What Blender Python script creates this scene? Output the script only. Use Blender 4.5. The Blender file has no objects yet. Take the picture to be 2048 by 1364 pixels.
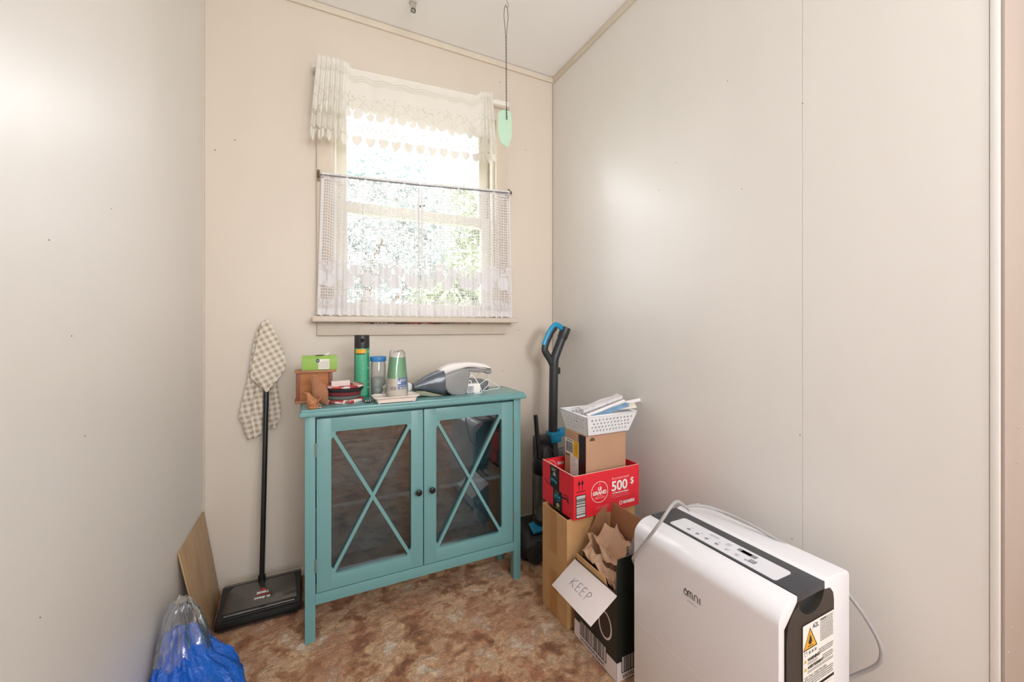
import bpy, bmesh, math, random
from mathutils import Vector, Matrix, noise
random.seed(7)
PI = math.pi
sc = bpy.context.scene
# ------------------------------------------------------------------ camera, light, exposure
CAM = Vector((0, 0, .992)); YAW = math.radians(26.4); FPX = 809.0; HOR = 654.0
cd = bpy.data.cameras.new('camera'); cam = bpy.data.objects.new('camera', cd); sc.collection.objects.link(cam)
cam.location = CAM; cam.rotation_euler = (PI/2, 0, -YAW)
cd.sensor_width = 36; cd.lens = FPX/2048*36; cd.shift_y = -28/2048; cd.clip_start = .02
sc.camera = cam
SKY = 9.5
w = bpy.data.worlds.new('world'); sc.world = w; w.use_nodes = True
w.node_tree.nodes['Background'].inputs[0].default_value = (.93, .97, 1.0, 1)
w.node_tree.nodes['Background'].inputs[1].default_value = SKY
def area(name, loc, rot, sx, sy, power=0, portal=False, col=(1, 1, 1)):
    l = bpy.data.lights.new(name, 'AREA'); l.shape = 'RECTANGLE'; l.size = sx; l.size_y = sy; l.energy = power; l.color = col
    if portal: l.cycles.is_portal = True
    o = bpy.data.objects.new(name, l); sc.collection.objects.link(o); o.location = loc; o.rotation_euler = rot
    return o
area('window_portal', (.445, 1.99, 1.52), (-PI/2, 0, 0), .80, 1.04, 1, True)
area('hall_portal', (.45, -2.62, 1.5), (PI/2, 0, 0), 1.3, 1.2, 1, True)
# unseen fill light added in the hall to lift the ceiling and left wall
pl_ = bpy.data.lights.new('hall_fill_light', 'POINT'); pl_.energy = 26; pl_.shadow_soft_size = .14; pl_.color = (1, .985, .965)
pl_ = bpy.data.objects.new('hall_fill_light', pl_); sc.collection.objects.link(pl_); pl_.location = (.95, -1.0, 1.5)
# second added fill, above and behind the camera, brightens side walls and ceiling
pb_ = bpy.data.lights.new('doorway_fill_light', 'POINT'); pb_.energy = 14; pb_.shadow_soft_size = .12; pb_.color = (.97, .985, 1)
pb_ = bpy.data.objects.new('doorway_fill_light', pb_); sc.collection.objects.link(pb_); pb_.location = (.35, -.60, 1.65)
sc.view_settings.view_transform = 'Standard'; sc.view_settings.look = 'None'
sc.view_settings.gamma = 1; sc.view_settings.use_curve_mapping = False
sc.view_settings.exposure = 0.14
sc.cycles.use_denoising = True
sc.cycles.max_bounces = 14; sc.cycles.diffuse_bounces = 8; sc.cycles.transparent_max_bounces = 24
sc.cycles.sample_clamp_indirect = 8; sc.cycles.caustics_reflective = False; sc.cycles.caustics_refractive = False

# ------------------------------------------------------------------ helpers
S_, C_ = math.sin(YAW), math.cos(YAW)
def at(px, py, y=None, x=None, z=None):
    """point of the photograph's ray px,py on the plane y=, x= or z="""
    u = (px-1024)/FPX; v = -(py-HOR)/FPX
    d = Vector((S_+u*C_, C_-u*S_, v))
    t = y/d.y if y is not None else x/d.x if x is not None else (z-CAM.z)/d.z
    return CAM + d*t
def lin(c):
    return c/12.92 if c <= .04045 else ((c+.055)/1.055)**2.4
def hexc(h):
    h = h.lstrip('#'); return tuple(lin(int(h[i:i+2], 16)/255) for i in (0, 2, 4))+(1,)
MATS = {}
def mat(name, col, rough=.5, metal=0, spec=.5, bump=0, bscale=60, var=0, vscale=8, col2=None, coat=0, trans=0, alpha=1, stretch=None, emit=0, sub=0, bdist=.002):
    if name in MATS: return MATS[name]
    m = bpy.data.materials.new(name); m.use_nodes = True; nt = m.node_tree; N = nt.nodes; L = nt.links
    b = N['Principled BSDF']; c = hexc(col) if isinstance(col, str) else col
    b.inputs['Base Color'].default_value = c; b.inputs['Roughness'].default_value = rough
    b.inputs['Metallic'].default_value = metal; b.inputs['Specular IOR Level'].default_value = spec
    b.inputs['Coat Weight'].default_value = coat; b.inputs['Coat Roughness'].default_value = .15
    b.inputs['Transmission Weight'].default_value = trans; b.inputs['Alpha'].default_value = alpha
    if bump or var or col2:
        tc = N.new('ShaderNodeTexCoord'); mp = N.new('ShaderNodeMapping'); L.new(tc.outputs['Object'], mp.inputs['Vector'])
        if stretch: mp.inputs['Scale'].default_value = stretch
    if var or col2:
        n = N.new('ShaderNodeTexNoise'); n.inputs['Scale'].default_value = vscale; n.inputs['Detail'].default_value = 5
        L.new(mp.outputs[0], n.inputs['Vector'])
        r = N.new('ShaderNodeValToRGB'); L.new(n.outputs['Fac'], r.inputs['Fac'])
        r.color_ramp.elements[0].position = .35; r.color_ramp.elements[1].position = .65
        c2 = hexc(col2) if col2 else tuple(max(0, x*(1-var)) for x in c[:3])+(1,)
        r.color_ramp.elements[0].color = c2; r.color_ramp.elements[1].color = c
        L.new(r.outputs[0], b.inputs['Base Color'])
    if bump:
        n2 = N.new('ShaderNodeTexNoise'); n2.inputs['Scale'].default_value = bscale; n2.inputs['Detail'].default_value = 4
        L.new(mp.outputs[0], n2.inputs['Vector'])
        bp = N.new('ShaderNodeBump'); bp.inputs['Strength'].default_value = bump; bp.inputs['Distance'].default_value = bdist
        L.new(n2.outputs['Fac'], bp.inputs['Height']); L.new(bp.outputs[0], b.inputs['Normal'])
    MATS[name] = m
    return m
def clear_mat(name, col=(1, 1, 1, 1), gloss=.08, tint=1.0, rough=.02, milk=0.0):
    """thin clear sheet: sees through, with a fresnel sheen and optional milkiness"""
    if name in MATS: return MATS[name]
    m = bpy.data.materials.new(name); m.use_nodes = True; nt = m.node_tree; N = nt.nodes; L = nt.links
    N.remove(N['Principled BSDF']); out = N['Material Output']
    t = N.new('ShaderNodeBsdfTransparent'); t.inputs[0].default_value = tuple(c*tint for c in col[:3])+(1,)
    g = N.new('ShaderNodeBsdfGlossy'); g.inputs['Roughness'].default_value = rough
    d = N.new('ShaderNodeBsdfDiffuse'); d.inputs[0].default_value = (.85, .87, .9, 1)
    mx0 = N.new('ShaderNodeMixShader'); mx0.inputs[0].default_value = milk; L.new(t.outputs[0], mx0.inputs[1]); L.new(d.outputs[0], mx0.inputs[2])
    lw = N.new('ShaderNodeLayerWeight'); lw.inputs['Blend'].default_value = .25
    ma = N.new('ShaderNodeMath'); ma.operation = 'MULTIPLY_ADD'; ma.inputs[1].default_value = .6; ma.inputs[2].default_value = gloss
    L.new(lw.outputs['Fresnel'], ma.inputs[0])
    mx = N.new('ShaderNodeMixShader'); L.new(ma.outputs[0], mx.inputs[0]); L.new(mx0.outputs[0], mx.inputs[1]); L.new(g.outputs[0], mx.inputs[2])
    L.new(mx.outputs[0], out.inputs['Surface']); MATS[name] = m
    return m

class MB:
    """collects shapes (world coordinates) and links them as ONE mesh object"""
    def __init__(s): s.v = []; s.f = []; s.mi = []; s.uv = {}; s.sm = []
    def add(s, verts, faces, mi=0, smooth=False):
        o = len(s.v); s.v += [Vector(p) for p in verts]
        for f in faces: s.f.append([o+i for i in f]); s.mi.append(mi); s.sm.append(smooth)
        return s
    def addbm(s, bm, mi=0, smooth=False, M=None):
        bm.verts.index_update()
        s.add([(M @ v.co) if M else v.co.copy() for v in bm.verts], [[v.index for v in f.verts] for f in bm.faces], mi, smooth); bm.free(); return s
    def box(s, x0, x1, y0, y1, z0, z1, mi=0, bev=0, seg=2, M=None):
        bm = bmesh.new(); bmesh.ops.create_cube(bm, size=1)
        for v in bm.verts: v.co = Vector(((x0+x1)/2+v.co.x*(x1-x0), (y0+y1)/2+v.co.y*(y1-y0), (z0+z1)/2+v.co.z*(z1-z0)))
        if bev: bmesh.ops.bevel(bm, geom=bm.edges[:], offset=bev, segments=seg, affect='EDGES', profile=.6)
        return s.addbm(bm, mi, bev > 0, M)
    def prism(s, pts, d, mi=0, bev=0, seg=2):
        """pts: planar loop of 3d points, d: extrusion vector"""
        bm = bmesh.new(); vs = [bm.verts.new(p) for p in pts]; vt = [bm.verts.new(Vector(p)+Vector(d)) for p in pts]
        n = len(pts); bm.faces.new(vs[::-1]); bm.faces.new(vt)
        for i in range(n): bm.faces.new((vs[i], vs[(i+1) % n], vt[(i+1) % n], vt[i]))
        bmesh.ops.recalc_face_normals(bm, faces=bm.faces[:])
        if bev: bmesh.ops.bevel(bm, geom=bm.edges[:], offset=bev, segments=seg, affect='EDGES', profile=.6, clamp_overlap=True)
        return s.addbm(bm, mi, bev > 0)
    def tube(s, pts, r, mi=0, seg=10, cap=True, smooth=True, flat=1.0):
        pts = [Vector(p) for p in pts]; rs = r if isinstance(r, (list, tuple)) else [r]*len(pts)
        n = len(pts); rings = []; up = None
        for i, p in enumerate(pts):
            t = (pts[min(i+1, n-1)]-pts[max(i-1, 0)]).normalized()
            if up is None:
                up = Vector((0, 0, 1)) if abs(t.z) < .9 else Vector((1, 0, 0))
            a = t.cross(up).normalized(); b = a.cross(t).normalized(); up = b
            rings.append([p+(a*math.cos(k*2*PI/seg)+b*math.sin(k*2*PI/seg)*flat)*rs[i] for k in range(seg)])
        V = [q for R in rings for q in R]; F = []
        for i in range(n-1):
            for k in range(seg): F.append((i*seg+k, i*seg+(k+1) % seg, (i+1)*seg+(k+1) % seg, (i+1)*seg+k))
        if cap: F.append(list(range(seg))[::-1]); F.append([(n-1)*seg+k for k in range(seg)])
        return s.add(V, F, mi, smooth)
    def lathe(s, prof, c, axis='z', mi=0, seg=32, smooth=True, cap=True, M=None):
        """prof: list of (r, h)"""
        c = Vector(c); V = []; F = []
        for (r, h) in prof:
            for k in range(seg):
                a = k*2*PI/seg; x, y = r*math.cos(a), r*math.sin(a)
                q = Vector((x, y, h)) if axis == 'z' else Vector((x, -h, y)) if axis == 'y' else Vector((h, x, y))
                if M: q = M @ q
                V.append(c+q)
        n = len(prof)
        for i in range(n-1):
            for k in range(seg): F.append((i*seg+k, i*seg+(k+1) % seg, (i+1)*seg+(k+1) % seg, (i+1)*seg+k))
        if cap: F.append(list(range(seg))[::-1]); F.append([(n-1)*seg+k for k in range(seg)])
        return s.add(V, F, mi, smooth)
    def ball(s, c, r, mi=0, sc_=(1, 1, 1), sub=3, M=None, jitter=0, seed=0):
        bm = bmesh.new(); bmesh.ops.create_icosphere(bm, subdivisions=sub, radius=1)
        for v in bm.verts:
            k = 1+jitter*noise.noise(v.co*2+Vector((seed, seed*2, 0))) if jitter else 1
            q = Vector((v.co.x*r*sc_[0]*k, v.co.y*r*sc_[1]*k, v.co.z*r*sc_[2]*k))
            if M: q = M @ q
            v.co = q+Vector(c)
        return s.addbm(bm, mi, True)
    def puff(s, poly, y0, y1, r, mi=0, seg=4):
        """closed x-z outline given depth y0..y1, with edges rounded by r"""
        n = len(poly); P = [Vector(p) for p in poly]
        ar = sum(P[i].x*P[(i+1) % n].y-P[(i+1) % n].x*P[i].y for i in range(n))
        if ar < 0: P.reverse()
        nr = []
        for i in range(n):
            a = (P[i]-P[i-1]).normalized(); b = (P[(i+1) % n]-P[i]).normalized(); t = (a+b)
            t = t.normalized() if t.length > 1e-6 else a
            nr.append(Vector((-t.y, t.x)))
        sl = []
        for k in range(seg+1):
            a = k/seg*PI/2; sl.append((y0+r*(1-math.sin(a)), r*(1-math.sin(PI/2-a)) if 0 else r*(1-math.cos(PI/2-a))))
        # from outer cap (inset r) to full outline
        ys = [(y0+r*(1-math.cos(k/seg*PI/2)), r*(1-math.sin(k/seg*PI/2))) for k in range(seg+1)]
        ys += [(y1-r*(1-math.cos(k/seg*PI/2)), r*(1-math.sin(k/seg*PI/2))) for k in range(seg, -1, -1)]
        V = []; F = []
        for (y, ins) in ys:
            for i in range(n):
                q = P[i]+nr[i]*ins; V.append((q.x, y, q.y))
        for j in range(len(ys)-1):
            for i in range(n): F.append((j*n+i, j*n+(i+1) % n, (j+1)*n+(i+1) % n, (j+1)*n+i))
        F.append(list(range(n))[::-1]); F.append([(len(ys)-1)*n+i for i in range(n)])
        return s.add(V, F, mi, True)
    def obj(s, name, mats, parent=None, label=None, shade=True, uv=None, auto=35):
        if not isinstance(mats, (list, tuple)): mats = [mats]
        me = bpy.data.meshes.new(name); off = wl(parent) if parent else Vector((0, 0, 0))
        me.from_pydata([tuple(v-off) for v in s.v], [], s.f); me.update()
        for m in mats: me.materials.append(m)
        me.polygons.foreach_set('material_index', s.mi); me.polygons.foreach_set('use_smooth', s.sm)
        bm = bmesh.new(); bm.from_mesh(me); bmesh.ops.recalc_face_normals(bm, faces=bm.faces[:]); bm.to_mesh(me); bm.free()
        o = bpy.data.objects.new(name, me); sc.collection.objects.link(o)
        if parent: o.parent = parent
        if auto and any(s.sm):
            try: me.set_sharp_from_angle(angle=math.radians(auto))
            except Exception: pass
        if label: o['label'] = label
        return o
def wl(o):
    v = Vector((0, 0, 0))
    while o: v += Vector(o.location); o = o.parent
    return v
def thing(name, label, cat, loc, group=None):
    o = bpy.data.objects.new(name, None); sc.collection.objects.link(o); o.location = loc; o.empty_display_size = .02
    return tag(o, label, cat, group)
def tag(o, label, cat, group=None):
    o['label'] = label; o['category'] = cat
    if group: o['group'] = group
    return o
def struct(o): o['kind'] = 'structure'; return o
def spline(pts, n=8):
    P = [Vector(p) for p in pts]; out = []
    for i in range(len(P)-1):
        p0, p1, p2, p3 = P[max(i-1, 0)], P[i], P[i+1], P[min(i+2, len(P)-1)]
        for k in range(n):
            t = k/n; out.append(.5*((2*p1)+(p2-p0)*t+(2*p0-5*p1+4*p2-p3)*t*t+(3*p1-p0-3*p2+p3)*t**3))
    out.append(P[-1]); return out

class Face:
    """a flat printed face: origin at its top left corner, r to the right, d downwards, n outwards"""
    def __init__(s, o, r, d): s.o = Vector(o); s.r = Vector(r).normalized(); s.d = Vector(d).normalized(); s.n = s.d.cross(s.r).normalized(); s.mb = MB(); s.k = 0
    def p(s, u, v, h=0): return s.o+s.r*u+s.d*v+s.n*h
    def poly(s, pts, mi=0, h=.0004):
        s.mb.add([s.p(u, v, h) for u, v in pts], [list(range(len(pts)))], mi); return s
    def rect(s, u0, v0, u1, v1, mi=0, h=.0004): return s.poly([(u0, v0), (u1, v0), (u1, v1), (u0, v1)], mi, h)
    def disc(s, u, v, r, mi=0, h=.0004, ry=None, n=28):
        ry = ry or r; return s.poly([(u+r*math.cos(a*2*PI/n), v+ry*math.sin(a*2*PI/n)) for a in range(n)], mi, h)
    def ring(s, u, v, r, w, mi=0, h=.0004, ry=None, a0=0, a1=360, n=36):
        ry = ry or r; V = []; F = []
        for k in range(n+1):
            a = math.radians(a0+(a1-a0)*k/n)
            V += [s.p(u+r*math.cos(a), v+ry*math.sin(a), h), s.p(u+(r-w)*math.cos(a), v+(ry-w)*math.sin(a), h)]
            if k: F.append((2*k-2, 2*k-1, 2*k+1, 2*k))
        s.mb.add(V, F, mi); return s
    def line(s, pts, w, mi=0, h=.0004):
        for (a, b), (c, d) in zip(pts, pts[1:]):
            L = math.hypot(c-a, d-b) or 1; nx, ny = -(d-b)/L*w/2, (c-a)/L*w/2
            s.poly([(a+nx, b+ny), (c+nx, d+ny), (c-nx, d-ny), (a-nx, b-ny)], mi, h)
        return s
    def bars(s, u0, v0, u1, v1, mi=0, n=26, horiz=False, h=.0006, seed=1):
        rr = random.Random(seed); t = 0; tot = []
        while len(tot) < n: tot.append((rr.choice((1, 1, 2, 3)), rr.choice((1, 1, 2))))
        T = sum(a+b for a, b in tot)
        for a, b in tot:
            f0 = t/T; f1 = (t+a)/T; t += a+b
            if horiz: s.rect(u0, v0+(v1-v0)*f0, u1, v0+(v1-v0)*f1, mi, h)
            else: s.rect(u0+(u1-u0)*f0, v0, u0+(u1-u0)*f1, v1, mi, h)
        return s
    def text(s, txt, u, v, size, mi=0, h=.0006, bold=0, align='LEFT', sx=1.0, rot=0):
        cu = bpy.data.curves.new('t', 'FONT'); cu.body = txt; cu.size = size; cu.offset = bold; cu.align_x = align; cu.resolution_u = 3
        ob = bpy.data.objects.new('t', cu); sc.collection.objects.link(ob)
        dg = bpy.context.evaluated_depsgraph_get(); me = bpy.data.meshes.new_from_object(ob.evaluated_get(dg))
        c, s2 = math.cos(rot), math.sin(rot)
        V = [s.p(u+(q.co.x*c-q.co.y*s2)*sx, v-(q.co.x*s2+q.co.y*c), h) for q in me.vertices]
        s.mb.add(V, [list(p.vertices) for p in me.polygons], mi)
        bpy.data.objects.remove(ob); bpy.data.curves.remove(cu); bpy.data.meshes.remove(me); return s
    def obj(s, name, mats, parent, label=None): return s.mb.obj(name, mats, parent, label, auto=0)

# ------------------------------------------------------------------ the room
X0, X1, Y1, H = -.353, 1.153, 1.83, 2.314
WX0, WX1, WZ0, WZ1 = .077, .812, 1.035, 2.005        # window opening
m_wall = mat('painted_panel_cream', '#e4e3e0', .36, bump=.10, bscale=40, var=.05, vscale=2.2, coat=.25, stretch=(1, 1, .25), bdist=.003)
m_wall.node_tree.nodes['Principled BSDF'].inputs['Coat Roughness'].default_value = .30
m_wallb = mat('painted_panel_back', '#dcd2c6', .45, bump=.10, bscale=40, var=.05, vscale=2.5, stretch=(1, 1, .3), bdist=.003)
m_ceil = mat('ceiling_white', '#f6f8fa', .6, bump=.03)
m_trim = mat('trim_cream', '#dcd3c4', .45, var=.05, vscale=10)
m_casing = mat('door_casing_shaded_paint', '#a99d94', .5, bump=.1, bscale=25, var=.08, vscale=6, stretch=(1, 1, .2))  # casing paint, its colour darkened to carry the shade away from the window
m_gap = mat('dark_gap', '#1d1a17', .9)
m_nail = mat('nail_heads', '#6b5f55', .6, metal=.3)
m_white = mat('white_paint', '#e9e7e2', .4)

def back_wall():
    b = MB(); y0, y1 = Y1, Y1+.12
    b.box(X0-.1, WX0, y0, y1, -.02, H+.02); b.box(WX1, X1+.12, y0, y1, -.02, H+.02)
    b.box(WX0, WX1, y0, y1, -.02, WZ0-.015); b.box(WX0, WX1, y0, y1, WZ1, H+.02)
    for px, py in ((1037, 660), (1005, 742), (1052, 300), (470, 280), (430, 300), (1000, 165)):
        q = at(px, py, y=Y1); b.lathe([(.0022, 0), (.0015, .0012)], (q.x, q.y, q.z), 'y', 1, 8)
    return struct(b.obj('wall_back', [m_wallb, m_nail]))
back_wall()
# left wall, with the dark line of the panel joint in the corner
b = MB(); b.box(X0-.1, X0, .12, Y1, -.02, H+.02)
for px, py in ((98, 480), (222, 418), (143, 672), (170, 872), (80, 1235), (408, 780), (408, 255)):
    q = at(px, py, x=X0); b.lathe([(.0013, 0), (.0008, .0006)], q, 'x', 1, 8)
struct(b.obj('wall_left', [m_wall, m_nail]))
# right wall: two sheets of panel over a backing, a thin open joint between them
YS = .611
b = MB(); b.box(X1, X1+.008, YS+.0004, Y1, -.02, H+.02); b.box(X1, X1+.008, .285, YS-.0004, -.02, H+.02)
b.box(X1+.008, X1+.12, .285, Y1+.02, -.02, H+.02, 1)
for px, py in ((1605, 207), (1352, 325), (1455, 162), (1600, 870), (1584, 1078), (1318, 380), (1484, 378)):
    q = at(px, py, x=X1); b.lathe([(.0012, -.0006), (.0016, 0)], q, 'x', 2, 8)
q0 = at(1946, 563, x=X1); q1 = at(1978, 560, x=X1)
struct(b.obj('wall_right', [m_wall, m_gap, m_nail]))
# wall faces of the hall either side of the opening
b = MB(); b.box(X1+.05, 2.4, .27, .40, -.02, H+.02); struct(b.obj('wall_front_right', m_casing))
b = MB(); b.box(-1.5, X0-.1, .12, .25, -.02, H+.02); struct(b.obj('wall_front_left', m_wallb))
b = MB(); b.box(X1-.002, X1+.050, .271, .2845, 0, H, 1, .003); b.box(X1+.001, X1+.30, .2655, .2712, 0, H, 0, .002)
for px, py in ((2036, 855), (2034, 924), (2024, 1255), (2017, 1306)):
    q = at(px, py, y=.2655); b.ball(q, .0035, 0, (1, .4, 1), 2)
struct(b.obj('trim_1', [m_casing, m_wall]))
# hall behind the camera
b = MB(); b.box(-1.6, -1.5, -2.7, .25, -.02, H+.02); struct(b.obj('wall_hall_left', m_wallb))
b = MB(); b.box(2.4, 2.5, -2.7, .40, -.02, H+.02); struct(b.obj('wall_hall_right', m_wallb))
b = MB(); b.box(-1.6, -.2, -2.7, -2.6, -.02, H+.02); b.box(1.1, 2.5, -2.7, -2.6, -.02, H+.02)
b.box(-.2, 1.1, -2.7, -2.6, -.02, .9); b.box(-.2, 1.1, -2.7, -2.6, 2.1, H+.02); struct(b.obj('wall_hall_back', m_wallb))
b = MB(); b.box(-1.6, 2.5, -2.7, Y1+.12, H, H+.1); struct(b.obj('ceiling', m_ceil))
# ceiling battens, corner strips, base strips
b = MB(); b.box(X0, X1, Y1-.009, Y1, 2.284, 2.3115, 0, .002); struct(b.obj('trim_2', m_trim))
b = MB(); b.box(X1-.009, X1, .285, Y1-.009, 2.284, 2.3125, 0, .002); struct(b.obj('trim_3', m_trim))
b = MB(); b.box(X1-.005, X1, Y1-.006, Y1, 0, 2.284, 0, .002); b.box(X1-.0062, X1-.005, Y1-.0066, Y1-.006, .02, 2.28, 1); struct(b.obj('trim_4', [m_trim, m_gap]))
b = MB(); b.box(X0, X0+.0025, Y1-.002, Y1, .0, 2.284, 0); b.box(X0+.0025, X0+.0029, Y1-.0006, Y1, .0, 2.28, 1); struct(b.obj('trim_5', [m_trim, m_gap]))
b = MB(); b.box(X0, X1, Y1-.016, Y1, 0, .030, 0, .005); struct(b.obj('baseboard_back', m_trim))
b = MB(); b.box(X1-.014, X1, .285, Y1-.016, 0, .030, 0, .005); struct(b.obj('baseboard_right', m_trim))

# carpet
def carpet_mat():
    m = bpy.data.materials.new('sculpted_carpet'); m.use_nodes = True; nt = m.node_tree; N = nt.nodes; L = nt.links; bs = N['Principled BSDF']
    tc = N.new('ShaderNodeTexCoord')
    def nz(sc_, det, dist=0):
        n = N.new('ShaderNodeTexNoise'); n.inputs['Scale'].default_value = sc_; n.inputs['Detail'].default_value = det; n.inputs['Distortion'].default_value = dist
        n.inputs['Roughness'].default_value = .65
        L.new(tc.outputs['Object'], n.inputs['Vector']); return n
    def ramp(src, els):
        r = N.new('ShaderNodeValToRGB'); L.new(src, r.inputs['Fac'])
        while len(r.color_ramp.elements) < len(els): r.color_ramp.elements.new(.5)
        for e, (p, c) in zip(r.color_ramp.elements, els): e.position = p; e.color = hexc(c)
        return r
    big = ramp(nz(11, 9, .25).outputs['Fac'], [(.36, '#945f42'), (.45, '#cc9870'), (.51, '#f4cfa8'), (.56, '#ddb08b'), (.63, '#fbe9d4')])
    red = ramp(nz(6, 8, .4).outputs['Fac'], [(.46, '#000000'), (.58, '#ffffff')])
    mx = N.new('ShaderNodeMix'); mx.data_type = 'RGBA'; mx.inputs['B'].default_value = hexc('#c0805e'); L.new(big.outputs[0], mx.inputs['A'])
    mm = N.new('ShaderNodeMath'); mm.operation = 'MULTIPLY'; mm.inputs[1].default_value = .55; L.new(red.outputs[0], mm.inputs[0]); L.new(mm.outputs[0], mx.inputs['Factor'])
    fine = ramp(nz(260, 3).outputs['Fac'], [(.3, '#cbc2b6'), (.7, '#ffffff')])
    m2 = N.new('ShaderNodeMix'); m2.data_type = 'RGBA'; m2.blend_type = 'MULTIPLY'; m2.inputs['Factor'].default_value = .8
    L.new(mx.outputs['Result'], m2.inputs['A']); L.new(fine.outputs[0], m2.inputs['B'])
    L.new(m2.outputs['Result'], bs.inputs['Base Color']); bs.inputs['Roughness'].default_value = .95; bs.inputs['Specular IOR Level'].default_value = .1
    bs.inputs['Sheen Weight'].default_value = .2
    bp = N.new('ShaderNodeBump'); bp.inputs['Strength'].default_value = .9; bp.inputs['Distance'].default_value = .006
    L.new(nz(330, 3).outputs['Fac'], bp.inputs['Height'])
    bp2 = N.new('ShaderNodeBump'); bp2.inputs['Strength'].default_value = .7; bp2.inputs['Distance'].default_value = .012
    L.new(nz(45, 4, 1).outputs['Fac'], bp2.inputs['Height']); L.new(bp.outputs[0], bp2.inputs['Normal']); L.new(bp2.outputs[0], bs.inputs['Normal'])
    return m
b = MB(); NX, NY = 300, 330; fx0, fx1, fy0, fy1 = X0, X1, .5, Y1; V = []; F = []
for j in range(NY+1):
    for i in range(NX+1):
        x = fx0+(fx1-fx0)*i/NX; y = fy0+(fy1-fy0)*j/NY
        ed = min(1, (j)/6)
        z = -.003+ed*(.004*noise.noise(Vector((x*38, y*38, 0)))+.0025*noise.noise(Vector((x*120, y*120, 5)))-.001*0)
        V.append((x, y, min(z, .0008)))
for j in range(NY):
    for i in range(NX): q = j*(NX+1)+i; F.append((q, q+1, q+NX+2, q+NX+1))
b.add(V, F, 0, True)
b.add([(-1.6, -2.7, -.003), (2.5, -2.7, -.003), (2.5, .5, -.003), (-1.6, .5, -.003)], [(0, 1, 2, 3)])
b.box(-1.6, 2.5, -2.7, Y1+.1, -.06, -.012)
struct(b.obj('floor', carpet_mat(), auto=0))

# ------------------------------------------------------------------ window
m_case = mat('window_casing', '#d6cabb', .42, var=.06, vscale=12, bump=.05)
m_sash = mat('sash_cream', '#d9d3c6', .45)
m_glass = clear_mat('window_glass', gloss=.03)
win = bpy.data.objects.new('window_1', None); sc.collection.objects.link(win); win.location = (.445, 1.83, 1.03); win['kind'] = 'structure'
b = MB(); b.box(.020, WX0+.001, 1.806, Y1, 1.035, 2.062, 0, .003); b.box(WX1-.001, .869, 1.806, Y1, 1.035, 2.062, 0, .003)
b.box(WX0, WX1, 1.808, Y1, WZ1-.002, 2.060, 0, .003); b.obj('casing', m_case, win)
b = MB(); b.box(.003, .905, 1.752, Y1, 1.012, 1.0345, 0, .006, 3); b.obj('sill', m_case, win)
b = MB(); b.box(.021, .868, 1.812, Y1, .957, 1.013, 0, .003); b.obj('apron', m_case, win)
rr = random.Random(3); b = MB(); xs = [.168+.0032*k for k in range(160)]; hh = 0
for k, x in enumerate(xs):
    hh = max(.0006, min(.0065, hh+rr.uniform(-.002, .002)))
    red = .375 < x < .50 or .60 < x < .665 or (x < .22); 
    if .24 < x < .29 and k % 5: continue
    b.add([(x, 1.8113, 1.0125), (x+.0032, 1.8113, 1.0125), (x+.0032, 1.8113, 1.0105-hh*.8), (x, 1.8113, 1.0105-hh)], [(0, 1, 2, 3)], 0 if red else 1)
b.obj('peeled_paint', [mat('old_red_paint', '#b5454c', .6), mat('old_dark_paint', '#6e5a50', .6)], win, 'red and brown old paint showing under the sill', auto=0)
b = MB()   # jamb lining and stops
b.box(WX0, WX0+.008, Y1, 1.95, WZ0, WZ1); b.box(WX1-.008, WX1, Y1, 1.95, WZ0, WZ1); b.box(WX0, WX1, Y1, 1.95, WZ1-.008, WZ1+.005); b.box(WX0, WX1, Y1, 1.95, 1.012, WZ0)
b.box(WX0+.008, WX0+.017, 1.832, 1.848, WZ0, WZ1, 1, .002); b.box(WX1-.017, WX1-.008, 1.832, 1.848, WZ0, WZ1, 1, .002)
b.obj('jamb', [m_case, m_white], win)
def sash(nm, y0, y1, z0, z1, bot, top):
    f = MB(); xa, xb = .086, .803; s_ = .052
    f.box(xa, xa+s_, y0, y1, z0, z1, 0, .003); f.box(xb-s_, xb, y0, y1, z0, z1, 0, .003)
    f.box(xa+s_-.002, xb-s_+.002, y0, y1, z0, z0+bot, 0, .003); f.box(xa+s_-.002, xb-s_+.002, y0, y1, z1-top, z1, 0, .003)
    o = f.obj(nm, m_sash, win); g = MB(); g.box(xa+s_-.004, xb-s_+.004, (y0+y1)/2-.0015, (y0+y1)/2+.0015, z0+bot-.004, z1-top+.004); g.obj('glass', m_glass, o); return o
sash('lower_sash', 1.850, 1.880, 1.037, 1.527, .060, .042)
sash('upper_sash', 1.884, 1.914, 1.486, 1.997, .040, .045)
q = at(842, 414, y=1.85); b = MB(); b.box(q.x-.012, q.x+.012, 1.838, 1.85, q.z-.004, q.z+.006, 0, .002); b.box(q.x-.004, q.x+.016, 1.834, 1.84, q.z+.002, q.z+.006); b.obj('sash_lock', mat('dark_brass', '#3b342b', .4, metal=.7), win)

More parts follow.
